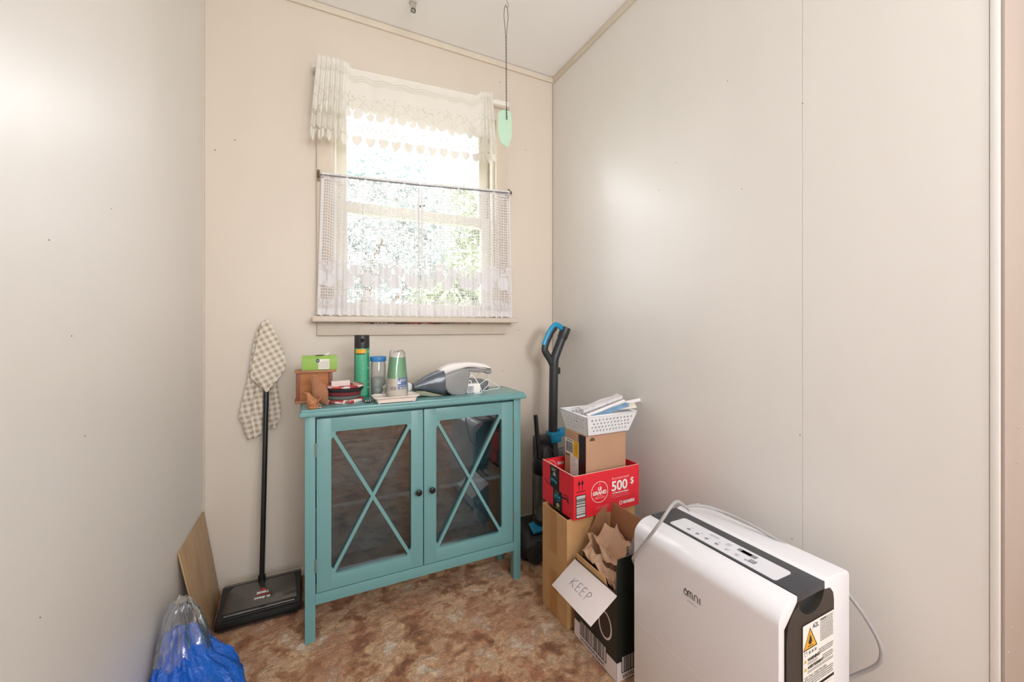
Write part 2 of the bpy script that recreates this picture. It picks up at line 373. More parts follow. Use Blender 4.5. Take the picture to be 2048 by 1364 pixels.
# ------------------------------------------------------------------ lace
def lace_mat(name, pw, ph, col):
    m = bpy.data.materials.new(name); m.use_nodes = True; nt = m.node_tree; N = nt.nodes; L = nt.links; N.remove(N['Principled BSDF'])
    uv = N.new('ShaderNodeUVMap'); sp = N.new('ShaderNodeSeparateXYZ'); L.new(uv.outputs[0], sp.inputs[0])
    at_ = N.new('ShaderNodeAttribute'); at_.attribute_name = 'lace'
    def M(op, a, b=None, c=None):
        n = N.new('ShaderNodeMath'); n.operation = op
        for i, q in enumerate((a, b, c)):
            if q is None: continue
            if isinstance(q, (int, float)): n.inputs[i].default_value = q
            else: L.new(q, n.inputs[i])
        return n.outputs[0]
    def net(px, pz, tx, tz):
        a = M('LESS_THAN', M('FRACT', M('MULTIPLY', sp.outputs[0], 1/px)), tx)
        b_ = M('LESS_THAN', M('FRACT', M('MULTIPLY', sp.outputs[1], 1/pz)), tz)
        return M('MAXIMUM', a, b_)
    coarse = M('MAXIMUM', net(pw, ph, .26, .28), net(pw, ph, .26, .28))
    fine = net(.0042, .0045, .42, .42)
    s = at_.outputs['Fac']
    isfine = M('GREATER_THAN', s, .25); issolid = M('GREATER_THAN', s, .75); isempty = M('LESS_THAN', s, -.5)
    a = M('ADD', M('MULTIPLY', coarse, M('SUBTRACT', 1, isfine)), M('MULTIPLY', fine, isfine))
    a = M('MAXIMUM', a, M('MULTIPLY', issolid, 1.0))
    a = M('MULTIPLY', a, M('SUBTRACT', 1, isempty)); a = M('MULTIPLY', a, .995)
    tr = N.new('ShaderNodeBsdfTransparent'); d = N.new('ShaderNodeBsdfDiffuse'); d.inputs[0].default_value = hexc(col)
    tl = N.new('ShaderNodeBsdfTranslucent'); tl.inputs[0].default_value = hexc(col)
    mx = N.new('ShaderNodeMixShader'); mx.inputs[0].default_value = .03; L.new(d.outputs[0], mx.inputs[1]); L.new(tl.outputs[0], mx.inputs[2])
    m2 = N.new('ShaderNodeMixShader'); L.new(a, m2.inputs[0]); L.new(tr.outputs[0], m2.inputs[1]); L.new(mx.outputs[0], m2.inputs[2])
    L.new(m2.outputs[0], N['Material Output'].inputs['Surface']); return m
def lace(name, mt, xf, foldf, ztop, zbot, y0, arc, height, mask, step=.0026, flare=None):
    nu = int(arc/step); nv = int(height/step); V = []; uvs = []; att = []
    # arc length parametrisation: s in 0..1 -> x, fold offset
    for j in range(nv+1):
        v = j/nv
        for i in range(nu+1):
            s = i/nu; x = xf(s, v); y = y0+foldf(s, v); zt = ztop(x); zb = zbot(x)
            rp = .0045*math.sin(s*arc*52+.8*math.sin(s*arc*21))*math.sin(PI*min(1, v*1.3)) if v < .99 else 0
            V.append((x, y, zt+(zb-zt)*v+rp)); U = s*arc; W = v*height
            uvs.append((U, W)); att.append(mask(U, W, arc, height))
    F = [(j*(nu+1)+i, j*(nu+1)+i+1, (j+1)*(nu+1)+i+1, (j+1)*(nu+1)+i) for j in range(nv) for i in range(nu)]
    me = bpy.data.meshes.new(name); me.from_pydata(V, [], F); me.materials.append(mt)
    ul = me.uv_layers.new(name='UVMap'); li = [0.0]*(2*len(me.loops))
    for k, l in enumerate(me.loops): li[2*k], li[2*k+1] = uvs[l.vertex_index]
    ul.data.foreach_set('uv', li)
    a = me.attributes.new('lace', 'FLOAT', 'POINT'); a.data.foreach_set('value', att)
    me.polygons.foreach_set('use_smooth', [True]*len(F)); me.update()
    o = bpy.data.objects.new(name, me); sc.collection.objects.link(o); return o
def heart(du, dv, r):
    x = du/r; y = -dv/r+.25
    return (x*x+y*y-.62)**3-x*x*y*y*y*.9 < 0
def fruit(U, W, cx, cy, r):
    d = math.hypot(U-cx, W-cy)
    if d < r: return 1
    if d < r+.0045: return .5
    return None
def m_valance(U, W, A, Hh):
    wv = .004*math.sin(U*70)
    if W < .022: return 1
    if W < .055: return .5 if (W*1000//5) % 2 else 1
    if W < .072: return 1
    P = .105; cu = (U % P)
    for (cx, cy, r) in ((.028, .185, .024), (.055, .168, .021), (.083, .190, .020), (.07, .145, .018), (.02, .140, .020)):
        k = fruit(cu, W, cx, cy, r)
        if k: return k
    if W < .175+.018*math.sin(U*60):
        n = noise.noise(Vector((U*90, W*110, 1)))
        return 0.5 if n > .28 and W > .10 else 1
    if W < .225+.01*math.sin(U*60): return 0
    if W < .266: 
        n = noise.noise(Vector((U*120, W*120, 3))); return 1 if n > .18 else .5
    q = .062; c = (U % q)-q/2; dv = W-.300
    if heart(c, dv, .0270): return 1
    if W < .276: return .5
    return -1
def m_tier(U, W, A, Hh):
    h2 = Hh
    if W < .012: return 1
    if W < .026: return .5 if heart((U % .05)-.025, W-.016, .02) else 0
    P = .21; cu = (U+.03) % P
    for (cx, cy, r) in ((.035, h2-.155, .030), (.075, h2-.145, .026), (.115, h2-.175, .027), (.16, h2-.148, .030), (.185, h2-.185, .024)):
        k = fruit(cu, W, cx, cy, r)
        if k: return k
    if h2-.225+.012*math.sin(U*50) < W < h2-.165:
        n = noise.noise(Vector((U*75, W*75, 9))); return 1 if n > .12 else (.5 if n > -.25 else 0)
    if W > h2-.075+.006*math.sin(U*45):
        if W > h2-.042:
            c = (U % .040)-.020
            if heart(c, W-(h2-.018), .019): return 1
            if W > h2-.006: return -1
            return .5 if W < h2-.02 else 1
        n = noise.noise(Vector((U*110, W*110, 4))); return 1 if n > .1 else .5
    if U < .008 or U > A-.008: return 1
    return 0
M_L1 = lace_mat('lace_cream', .0100, .0092, '#e8e6df'); M_L2 = lace_mat('lace_white', .0105, .0118, '#e3e3e6')
# valance: bunched at both ends, nearly flat between
def vx(s, v):
    # s 0..1 : first quarter bunched onto 0..0.12, the middle flat, the end bunched
    a = .02-.03*v; bnd = [(0, a), (.24, .125-.008*v), (.84, .705), (1, .757+.03*v)]
    for (s0, x0), (s1, x1) in zip(bnd, bnd[1:]):
        if s <= s1+1e-9: return x0+(x1-x0)*(s-s0)/(s1-s0)
    return bnd[-1][1]
def vf(s, v):
    k = .35+.65*v
    if s < .24: e = min(1, (.24-s)/.03); return -.012*k*(math.sin(s*2*PI*26)*e)-.012*e
    if s > .84: e = min(1, (s-.84)/.03); return -.011*k*(math.sin(s*2*PI*24)*e)-.010*e
    return -.004*math.sin(s*2*PI*11)*(.3+v)
ROD = lambda x: 2.022+.052*x
val = lace('lace_valance', M_L1, vx, vf, lambda x: ROD(x)+(.018 if x < .135 or x > .70 else -.005+.004*math.sin(x*75)+.018*max(0, 1-min(x-.135, .70-x)/.02)), lambda x: 1.703+.055*x, 1.738, 1.18, .335, m_valance)
tag(val, 'cream lace valance with fruit pattern and heart-edged hem across the window top', 'curtain')
rd = thing('curtain_rod', 'flat white curtain rod holding up the short lace valance', 'curtain rod', (.44, 1.80, 2.04))
b = MB(); 
pts = [(.006, 1.828, ROD(0)), (.006, 1.775, ROD(0)), (.02, 1.757, ROD(.02)), (.44, 1.757, ROD(.44)), (.855, 1.757, ROD(.855)), (.869, 1.775, ROD(.87)), (.869, 1.828, ROD(.87))]
for (p0, p1) in zip(pts, pts[1:]):
    p0, p1 = Vector(p0), Vector(p1); t = (p1-p0).normalized(); nn = t.cross(Vector((0, 0, 1))).normalized()*.0012
    q = [p0-nn+Vector((0, 0, -.010)), p0+nn+Vector((0, 0, -.010)), p0+nn+Vector((0, 0, .010)), p0-nn+Vector((0, 0, .010))]
    b.prism(q, p1-p0)
b.obj('rod', m_white, rd)
# tiers on a thin wire rod
R2 = lambda x: 1.598+.050*(x-.03)/.84
def tier(nm, xa, xb, lab, ph, flare0, flare1):
    def xf(s, v): return (xa-flare0*v)+((xb+flare1*v)-(xa-flare0*v))*s
    def ff(s, v):
        k = .35+.65*v; base = .011*math.sin(s*2*PI*5+ph)+.005*math.sin(s*2*PI*17+ph*2)
        return -base*k
    o = lace(nm, M_L2, xf, ff, lambda x: R2(x)+.010, lambda x: 1.0358, 1.7825, .47, .575, m_tier)
    return tag(o, lab, 'curtain', 'lace cafe curtains on the lower window')
tier('lace_cafe_curtain', .037, .428, 'white lace cafe curtain, left panel of the pair, on a thin rod above the sill', 0.4, .018, .002)
tier('lace_cafe_curtain', .434, .872, 'white lace cafe curtain, right panel of the pair, on a thin rod above the sill', 1.7, .002, .012)
rd = thing('curtain_rod', 'thin grey metal rod on hooks that carries the lower lace curtains', 'curtain rod', (.44, 1.80, 1.62))
b = MB(); b.tube([(.024, 1.780, R2(.024)), (.45, 1.780, R2(.45)-.004), (.880, 1.780, R2(.88))], .0032, 0, 8); b.obj('rod', mat('rod_steel', '#8d8f98', .35, metal=.8), rd)
m_br = mat('aged_brass', '#6f6047', .45, metal=.6)
for x in (.026, .878):
    b = MB(); z = R2(x); b.box(x-.005, x+.005, 1.800, 1.806, z-.018, z+.026, 0, .001)
    b.tube(spline([(x, 1.803, z+.014), (x, 1.785, z+.010), (x, 1.774, z+.002), (x, 1.778, z-.008)], 4), .0028, 0, 8); b.obj('hook', m_br, rd)

# ------------------------------------------------------------------ hanging wire and green plaque
HX, HY = .700, 1.456
hk = thing('ceiling_hook', 'small grey screw hook in the ceiling holding the twisted wire', 'hook', (HX, HY, H))
b = MB(); b.tube(spline([(HX, HY, H), (HX, HY, H-.018), (HX+.006, HY, H-.032), (HX+.003, HY, H-.046), (HX-.005, HY, H-.044), (HX-.007, HY, H-.036)], 5), .0016, 0, 8)
b.lathe([(.007, -.002), (.006, 0)], (HX, HY, H), 'z', 0, 12); b.obj('hook', mat('hook_grey', '#a9a6a0', .5, metal=.4), hk)
WT = H-.042; ZT = at(1013, 222, y=HY).z
wr = thing('hanging_ornament', 'pale green pointed plaque on a twisted wire hanging from the ceiling', 'ornament', (HX-.004, HY, WT))
b = MB(); cx = HX-.004; ztw = at(1010, 75, y=HY).z
for sg in (-1, 1):
    b.tube(spline([(cx, HY, WT+.004), (cx+sg*.006, HY, WT-.008), (cx+sg*.009, HY, WT-.04), (cx+sg*.006, HY, WT-.07), (cx+sg*.0012, HY, ztw)], 6), .0011, 0, 6)
    tw = []; n = 150
    for k in range(n+1):
        a = k/n*2*PI*13+(0 if sg > 0 else PI); z = ztw+(ZT-.035-ztw)*k/n; xx = cx+(at(1013, 222, y=HY).x-cx)*k/n
        tw.append((xx+.0016*math.cos(a), HY+.0016*math.sin(a)-.003*(k/n > .95), z))
    b.tube(tw, .0011, 0, 5)
b.obj('twisted_wire', mat('wire_dark', '#55524e', .4, metal=.7), wr)
pl = [(996, 226), (1003, 220), (1013, 219), (1023, 226), (1024, 268), (1021, 284), (1015, 295), (1001, 284), (996, 262)]
b = MB(); b.prism([at(px, py, y=HY+.001) for px, py in pl], (0, .003, 0), 0, .0008)
b.obj('plaque', mat('mint_green', '#b9dcc4', .5, var=.04, vscale=30), wr, 'pale mint green flat plaque with a pointed lower end')
# ceiling bracket
q = at(826, 4, z=H)
br = thing('ceiling_bracket', 'small grey metal bracket with a ring screwed to the ceiling', 'bracket', q)
b = MB(); pz = at(826, 22, y=q.y); b.box(q.x-.014, q.x+.014, q.y-.008, q.y+.012, H-.006, H, 0, .001)
b.prism([(q.x-.014, q.y-.006, H-.004), (q.x+.013, q.y-.006, H-.004), (q.x+.008, q.y-.006, H-.048), (q.x-.010, q.y-.006, H-.048)], (0, .003, 0), 0, .0008)
b.obj('plate', mat('galvanised', '#b7b4ab', .45, metal=.4), br)
b = MB(); M_ = Matrix.Rotation(PI/2, 4, 'X')
b.tube([(q.x+.008*math.cos(a*PI/8), q.y-.009, H-.040+.009*math.sin(a*PI/8)) for a in range(17)], .0018, 0, 6, False); b.obj('ring', mat('screw_dark', '#5a554e', .4, metal=.6), br)

# ================================================================== turquoise cabinet
m_teal = mat('turquoise_paint', '#6b9da0', .34, spec=.5, bump=.03, bscale=80, coat=.2)
m_teal_in = m_teal
CX0, CX1, CY0, CY1, CT = -.018, .743, 1.420, 1.600, .735
cab = thing('display_cabinet', 'turquoise two-door cabinet with crossed glazed doors on tall legs', 'cabinet', (.362, 1.51, 0))
b = MB(); b.box(-.034, .759, 1.398, 1.606, .711, .728, 0, .007, 3); b.box(-.028, .753, 1.403, 1.606, .724, CT, 0, .004, 2); b.obj('cabinet_top', m_teal, cab)
for x0 in (CX0, CX1-.030):
    for y0 in (CY0, CY1-.030):
        b = MB(); b.box(x0, x0+.030, y0, y0+.030, -.003, .712, 0, .0015); b.obj('leg', m_teal, cab)
b = MB()
b.box(CX0+.004, CX0+.020, CY0+.03, CY1-.03, .115, .712); b.box(CX1-.020, CX1-.004, CY0+.03, CY1-.03, .115, .712)
b.box(CX0+.02, CX1-.02, CY1-.012, CY1-.006, .115, .712); b.box(CX0+.02, CX1-.02, CY0+.024, CY1-.012, .150, .166); b.box(CX0+.02, CX1-.02, CY0+.024, CY1-.012, .700, .7115)
b.obj('cabinet_body', m_teal, cab)
b = MB(); b.box(CX0+.030, CX1-.030, CY0+.001, CY0+.020, .112, .147, 0, .0015); b.obj('bottom_rail', m_teal, cab)
b = MB(); b.box(CX0+.021, CX1-.021, CY0+.0195, CY1-.012, .400, .413, 0, .001); b.obj('shelf', m_teal, cab)
m_cglass = clear_mat('cabinet_glass', (.72, .73, .76, 1), gloss=.10)
m_knob = mat('black_knob', '#1c1a1b', .35, metal=.3); m_hinge = mat('steel_hinge', '#a9a79f', .35, metal=.8)
def cab_door(x0, x1, px0, px1, knob_x, hinge_x, hz):
    z0, z1, pz0, pz1 = .150, .700, .197, .655; y0, y1 = CY0, CY0+.018
    b = MB(); b.box(x0, px0, y0, y1, z0, z1, 0, .0012); b.box(px1, x1, y0, y1, z0, z1, 0, .0012)
    b.box(px0-.001, px1+.001, y0, y1, z0, pz0, 0, .0012); b.box(px0-.001, px1+.001, y0, y1, pz1, z1, 0, .0012)
    hw = .0125; cxm, czm = (px0+px1)/2, (pz0+pz1)/2
    for (a, c) in (((px0, pz0), (px1, pz1)), ((px0, pz1), (px1, pz0))):
        A = Vector((a[0], 0, a[1])); B = Vector((c[0], 0, c[1])); t = (B-A).normalized(); nn = Vector((-t.z, 0, t.x))*hw
        A -= t*.012; B += t*.012; yo = .0005+.0006*(a[1] == pz1)
        # clip the bar ends to the opening
        P = [A-nn, B-nn, B+nn, A+nn]
        b.prism([Vector((min(max(p.x, px0-.006), px1+.006), y0+yo, min(max(p.z, pz0-.006), pz1+.006))) for p in P], (0, .011, 0))
    # rounded fillets at the corners and the crossing
    for (fx, fz, sx, sz) in ((px0, pz0, 1, 1), (px1, pz0, -1, 1), (px0, pz1, 1, -1), (px1, pz1, -1, -1)):
        b.prism([(fx-.001*sx, y0+.001, fz-.001*sz), (fx+.016*sx, y0+.001, fz-.001*sz), (fx+.009*sx, y0+.001, fz+.011*sz), (fx-.001*sx, y0+.001, fz+.026*sz)], (0, .010, 0))
    d = b.obj('door', m_teal, cab)
    g = MB(); g.box(px0-.004, px1+.004, y0+.0125, y0+.0155, pz0-.004, pz1+.004); g.obj('glass', m_cglass, d)
    k = MB(); k.lathe([(.004, .0), (.004, .010), (.0100, .013), (.0112, .017), (.0100, .021), (.006, .0225), (.006, .0215), (.002, .0215)], (knob_x, y0, .415), 'y', 0, 20); k.obj('knob', m_knob, d)
    for z in hz:
        h = MB(); h.tube([(hinge_x, y0-.002, z-.022), (hinge_x, y0-.002, z+.022)], .0024, 0, 8)
        for zz in (-.012, 0, .012): h.lathe([(.0028, zz-.0012), (.0028, zz+.0012)], (hinge_x, y0-.002, z), 'z', 0, 8)
        h.obj('hinge', m_hinge, d)
cab_door(.0150, .3545, .058, .312, .336, .0125, (.603, .238))
cab_door(.3575, .7100, .402, .661, .384, .7125, (.603, .245))

TZ = CT
# ---- wooden crate and green carton
m_wood = mat('honey_wood', '#b4713b', .5, var=.35, vscale=7, stretch=(1, 1, 6), bump=.05)
m_woodd = mat('brown_wood', '#84492f', .5, var=.3, vscale=20, stretch=(6, 1, 1), bump=.05)
m_woodl = mat('pale_brown_wood', '#a87552', .5, var=.25, vscale=16, stretch=(1, 6, 6))
ck = thing('wooden_box', 'small brown wooden box behind the carved bird at the cabinet end', 'box', (.012, 1.56, TZ))
for x_ in (-.046, .054): b = MB(); b.box(x_, x_+.012, 1.528, 1.592, TZ+.010, TZ+.102, 0, .001); b.obj('end_panel', m_woodd, ck)
for y_ in (1.533, 1.582): b = MB(); b.box(-.034, .054, y_, y_+.006, TZ+.010, TZ+.102); b.obj('side_panel', m_wood, ck)
b = MB(); b.box(-.050, .070, 1.523, 1.597, TZ, TZ+.010, 0, .0015); b.obj('base_board', m_woodl, ck)
b = MB(); b.box(-.050, .078, 1.523, 1.597, TZ+.102, TZ+.110, 0, .0015); b.obj('lid', m_woodl, ck)
gz = TZ+.110
gc = thing('green_carton', 'lime green carton with a white sticker on the wooden box', 'box', (.026, 1.56, gz))
m_lime = mat('lime_card', '#90b955', .45); m_limel = mat('lime_card_light', '#a9cf74', .45)
b = MB(); x0, x1 = -.028, .081
b.prism([(x0, 1.530, gz), (x0, 1.590, gz), (x0, 1.590, gz+.034), (x0, 1.575, gz+.048), (x0, 1.545, gz+.048), (x0, 1.530, gz+.037)], (x1-x0, 0, 0), 0, .0015)
b.obj('carton', m_lime, gc)
f = Face((x0, 1.5285, gz+.040), (1, 0, 0), (0, 0, -1)); f.rect(.050, .003, .084, .037, 0); f.disc(.048, .008, .006, 1, .0008); f.rect(.044, .0073, .052, .0087, 0, .0012)
for k in range(9): f.rect(.053+k*.0033, .008 if k > 2 else .012, .0545+k*.0033, .034, 2, .0007)
f.obj('sticker', [mat('label_white', '#e6e4df', .5), mat('label_navy', '#24324a', .5), mat('label_grey', '#b6b4ae', .6)], gc, 'white sticker with a dark round mark')
b = MB(); b.lathe([(.018, 0), (.0175, .0006)], (.028, 1.560, gz+.0482), 'z', 0, 24); b.obj('opening', m_gap, gc, 'dark oval opening on top')
b = MB(); b.prism([(.040, 1.555, gz+.0488), (.050, 1.552, gz+.0488), (.062, 1.560, gz+.058), (.050, 1.565, gz+.056)], (0, .0012, 0)); b.obj('tissue', m_white, gc)

# ---- carved birds
def bird_mat(nm, c1, c2, sc_=70):
    m = bpy.data.materials.new(nm); m.use_nodes = True; nt = m.node_tree; N = nt.nodes; L = nt.links; bs = N['Principled BSDF']
    tc = N.new('ShaderNodeTexCoord'); wv = N.new('ShaderNodeTexWave'); wv.inputs['Scale'].default_value = sc_; wv.inputs['Distortion'].default_value = 3; wv.bands_direction = 'X'; wv.inputs['Detail'].default_value = 1
    L.new(tc.outputs['Object'], wv.inputs['Vector']); r = N.new('ShaderNodeValToRGB'); L.new(wv.outputs['Fac'], r.inputs[0])
    r.color_ramp.elements[0].color = hexc(c2); r.color_ramp.elements[1].color = hexc(c1); r.color_ramp.elements[1].position = .6
    L.new(r.outputs[0], bs.inputs['Base Color']); bs.inputs['Roughness'].default_value = .6
    bp = N.new('ShaderNodeBump'); bp.inputs['Distance'].default_value = .001; L.new(wv.outputs['Fac'], bp.inputs['Height']); L.new(bp.outputs[0], bs.inputs['Normal']); return m
def loft(b, st, mi=0, seg=20):
    """st: list of (centre, radius across, radius y) rings perpendicular to the path in the xz plane"""
    V = []; F = []; n = len(st)
    for i, (c, ra, ry) in enumerate(st):
        c = Vector(c); t = (Vector(st[min(i+1, n-1)][0])-Vector(st[max(i-1, 0)][0])).normalized(); nn = Vector((-t.z, 0, t.x))
        for k in range(seg): a = k*2*PI/seg; V.append(c+nn*ra*math.cos(a)+Vector((0, 1, 0))*ry*math.sin(a))
    for i in range(n-1):
        for k in range(seg): F.append((i*seg+k, i*seg+(k+1) % seg, (i+1)*seg+(k+1) % seg, (i+1)*seg+k))
    F.append(list(range(seg))[::-1]); F.append([(n-1)*seg+k for k in range(seg)]); b.add(V, F, mi, True)
def sm(st, n=4):
    out = []; P = [Vector((c[0], c[2], a)) for c, a, r in st]; R = [(c[1], r) for c, a, r in st]
    for i in range(len(st)-1):
        for k in range(n):
            t = k/n; p0, p1, p2, p3 = P[max(i-1, 0)], P[i], P[i+1], P[min(i+2, len(P)-1)]
            q = .5*((2*p1)+(p2-p0)*t+(2*p0-5*p1+4*p2-p3)*t*t+(3*p1-p0-3*p2+p3)*t**3)
            y = R[i][0]*(1-t)+R[i+1][0]*t; r = R[i][1]*(1-t)+R[i+1][1]*t
            out.append(((q.x, y, q.y), max(q.z, .0004), max(r, .0004)))
    out.append(st[-1]); return out
m_bird = bird_mat('carved_wood_pale', '#b98361', '#a06c4c', 120); m_bird2 = mat('carved_wood_orange', '#b57c50', .6, col2='#94603c', vscale=90, bump=.2, bscale=150)
by = 1.455
bd = thing('carved_bird', 'larger carved wooden bird standing upright beside the round mats', 'figurine', (.03, by, TZ))
b = MB()
loft(b, sm([((.002, by, TZ+.101), .0010, .001), ((.003, by, TZ+.0985), .0085, .008), ((.007, by, TZ+.0925), .0125, .0120), ((.0115, by, TZ+.082), .0130, .0120), ((.018, by, TZ+.069), .0170, .0155), ((.024, by, TZ+.052), .0225, .0195), ((.029, by, TZ+.037), .0230, .0200), ((.035, by, TZ+.024), .0175, .0160), ((.041, by, TZ+.013), .0100, .009), ((.046, by, TZ+.005), .0050, .006), ((.048, by, TZ+.001), .003, .005)]))
b.obj('body', m_bird, bd)
b = MB(); loft(b, [((-.003, by, TZ+.0945), .0040, .004), ((-.009, by, TZ+.0925), .0020, .002), ((-.0135, by, TZ+.0915), .0005, .0005)], 0, 10); b.obj('beak', m_bird2, bd)
b = MB()
for s_ in (-1, 1): b.ball((.0025, by+s_*.0108, TZ+.0960), .0015, 0, sub=1)
b.obj('eyes', m_gap, bd)
b = MB()
for s_ in (-1, 1): b.tube([(.024, by+s_*.006, TZ+.030), (.020, by+s_*.006, TZ+.002), (.010, by+s_*.007, TZ+.001)], .0022, 0, 6)
b.obj('feet', m_bird2, bd)
by = 1.418
bd = thing('carved_bird', 'smaller carved wooden bird in front of the larger one, beak raised, tail cocked', 'figurine', (.008, by, TZ))
b = MB()
loft(b, sm([((-.013, by, TZ+.052), .0008, .001), ((-.011, by, TZ+.049), .0050, .005), ((-.007, by, TZ+.043), .0070, .0070), ((-.003, by, TZ+.033), .0105, .0100), ((.003, by, TZ+.021), .0165, .0150), ((.009, by, TZ+.014), .0150, .0140), ((.016, by, TZ+.010), .0100, .0090), ((.020, by, TZ+.010), .003, .003)]))
b.obj('body', m_bird2, bd)
b = MB(); loft(b, [((-.012, by, TZ+.048), .0030, .003), ((-.019, by, TZ+.052), .0016, .0016), ((-.025, by, TZ+.058), .0004, .0004)], 0, 8); b.obj('beak', m_bird2, bd)
b = MB(); b.prism([(.010, by-.002, TZ+.016), (.014, by-.002, TZ+.012), (.033, by-.002, TZ+.039), (.031, by-.002, TZ+.041)], (0, .004, 0), 0, .0008); b.obj('tail', m_bird, bd)
b = MB()
b.lathe([(.012, 0), (.0145, .003), (.014, .008), (.010, .012)], (.004, by, TZ), 'z', 0, 20); b.obj('foot_block', m_bird2, bd)
b = MB()
for dz, a in ((.004, .3), (.006, -.2), (.009, .9)): b.tube([(.016, by-.008, TZ+dz), (.024, by-.010, TZ+dz+.006*a), (.029, by-.009, TZ+.001+max(0, .008*a))], .0012, 0, 6)
b.obj('claws', mat('bird_pink', '#c79a86', .6), bd)

# ---- stack of round fabric mats
def plaid(nm, ca, cb, cc):
    m = bpy.data.materials.new(nm); m.use_nodes = True; nt = m.node_tree; N = nt.nodes; L = nt.links; bs = N['Principled BSDF']
    tc = N.new('ShaderNodeTexCoord'); v = N.new('ShaderNodeTexVoronoi'); v.inputs['Scale'].default_value = 62; L.new(tc.outputs['Object'], v.inputs['Vector'])
    sp = N.new('ShaderNodeSeparateColor'); L.new(v.outputs['Color'], sp.inputs[0]); r = N.new('ShaderNodeValToRGB'); r.color_ramp.interpolation = 'CONSTANT'
    L.new(sp.outputs[0], r.inputs[0]); e = r.color_ramp.elements; e[0].color = hexc(ca); e[1].color = hexc(cb); e[1].position = .38; q = e.new(.68); q.color = hexc(cc)
    L.new(r.outputs[0], bs.inputs['Base Color']); bs.inputs['Roughness'].default_value = .9; return m
m_pl = plaid('patchwork_red', '#b33a3a', '#dcd5cf', '#9b5a58')
fab = [('patchwork', m_pl, .012, .062, 'red and white patchwork round mat, lowest of the stack'),
       ('grey', mat('fabric_grey', '#5f6664', .9), .0125, .056, 'grey round fabric mat, second from the bottom of the stack'),
       ('maroon', mat('fabric_maroon', '#7a3038', .9, var=.3, vscale=30), .014, .054, 'maroon round fabric mat in the middle of the stack'),
       ('black', mat('fabric_black', '#25262b', .9), .012, .060, 'black round fabric mat, second from the top of the stack'),
       ('top', plaid('patchwork_light', '#c95a4b', '#d9d3d0', '#a03238'), .008, .062, 'red and white patchwork round mat, topmost of the stack')]
z = TZ; 
for i, (nm, m_, th, r_, lab) in enumerate(fab):
    b = MB(); ox = (.103+(.002, -.002, .0, .002, .001)[i]); oy = 1.512+(0, .002, -.001, .001, 0)[i]
    b.lathe([(r_*.6, 0), (r_-.004, 0), (r_-.0008, th*.25), (r_, th*.5), (r_-.0008, th*.75), (r_-.004, th), (r_*.6, th)], (ox, oy, z), 'z', 0, 40)
    o = b.obj('round_mat', m_); tag(o, lab, 'mat', 'round fabric mats stacked on the cabinet'); z += th
b = MB(); b.box(.060, .118, 1.470, 1.500, z, z+.017, 0, .001, M=None)
o = b.obj('white_box', mat('offwhite_card', '#d8cdca', .5)); tag(o, 'tiny white card box lying on the round mats', 'box')
# keys on a patterned strap, between mats and tray
ks = thing('key_strap', 'black and white patterned strap lying between round mats and white tray', 'strap', (.182, 1.46, TZ))
b = MB()
for k in range(9):
    b.tube([(.160+.004*k, 1.452+.0015*k, TZ+.003+.001*(k % 2)), (.1635+.004*k, 1.4535+.0015*k, TZ+.0035)], .003, k % 2, 8)
b.tube(spline([(.165, 1.443, TZ+.002), (.172, 1.434, TZ+.003), (.180, 1.440, TZ+.002)], 5), .0018, 0, 6)
b.obj('strap', [mat('strap_black', '#26262b', .6), mat('strap_white', '#dedbd4', .6)], ks)

# ---- spray can
cx, cy = .1665, 1.572; cr = .0262
can = thing('spray_can', 'tall green aerosol can with black cap beside the round mats', 'can', (cx, cy, TZ))
m_cg = mat('can_green', '#2e9a78', .3, spec=.6, var=.15, vscale=30)
b = MB(); b.lathe([(cr*.94, 0), (cr, .003), (cr, .178), (cr*.97, .181)], (cx, cy, TZ), 'z', 0, 40); b.obj('can_body', m_cg, can)
b = MB(); b.lathe([(cr*1.0, .180), (cr*1.01, .183), (cr*.985, .2245), (cr*.93, .228)], (cx, cy, TZ), 'z', 0, 40)
b.obj('cap', mat('cap_black', '#26272a', .4), can)
th0 = math.atan2(-cy, -cx)
def wrap(b, c, r, z0, z1, a0, a1, mi=0, n=16, r2=None):
    r2 = r2 or r; V = []; F = []
    for k in range(n+1):
        a = th0+math.radians(a0+(a1-a0)*k/n); V += [(c[0]+r*math.cos(a), c[1]+r*math.sin(a), z0), (c[0]+r2*math.cos(a), c[1]+r2*math.sin(a), z1)]
        if k: F.append((2*k-2, 2*k, 2*k+1, 2*k-1))
    b.add(V, F, mi, True)
b = MB(); wrap(b, (cx, cy), cr+.0004, TZ+.010, TZ+.160, -62, 38, 0); wrap(b, (cx, cy), cr+.0006, TZ+.162, TZ+.177, -55, 34, 1); wrap(b, (cx, cy), cr+.0006, TZ+.158, TZ+.1615, -55, 20, 2)
wrap(b, (cx, cy), cr+.0005, TZ+.01, TZ+.176, -75, -63, 2)
rr = random.Random(5)
for k in range(17):
    z_ = TZ+.020+k*.0078; a1 = 20+rr.uniform(-30, 14); wrap(b, (cx, cy), cr+.0007, z_, z_+.0018, -50, a1, 3)
for z_ in (.035, .055, .105, .165): wrap(b, (cx, cy), cr+.0007, TZ+z_, TZ+z_+.006, 48, 56, 4)
b.obj('label', [mat('label_green', '#52b08a', .4), mat('label_yellow', '#e0a93a', .4), mat('label_dark', '#1f2f2a', .5), mat('label_text_green', '#3f9d7b', .5), mat('label_white', '#e6e4df', .5)], can, 'green printed label with a yellow band')
b = MB(); M_ = Matrix.Rotation(th0+PI/2, 4, 'Z')
a = th0+.05; b.ball((cx+cr*.80*math.cos(a), cy+cr*.80*math.sin(a), TZ+.209), .0085, 0, (1, 1, 1.2), 2); b.ball((cx+cr*1.05*math.cos(a), cy+cr*1.05*math.sin(a), TZ+.218), .0028, 1, sub=1)
b.obj('nozzle', [m_gap, mat('nozzle_grey', '#9a9c9c', .4)], can)

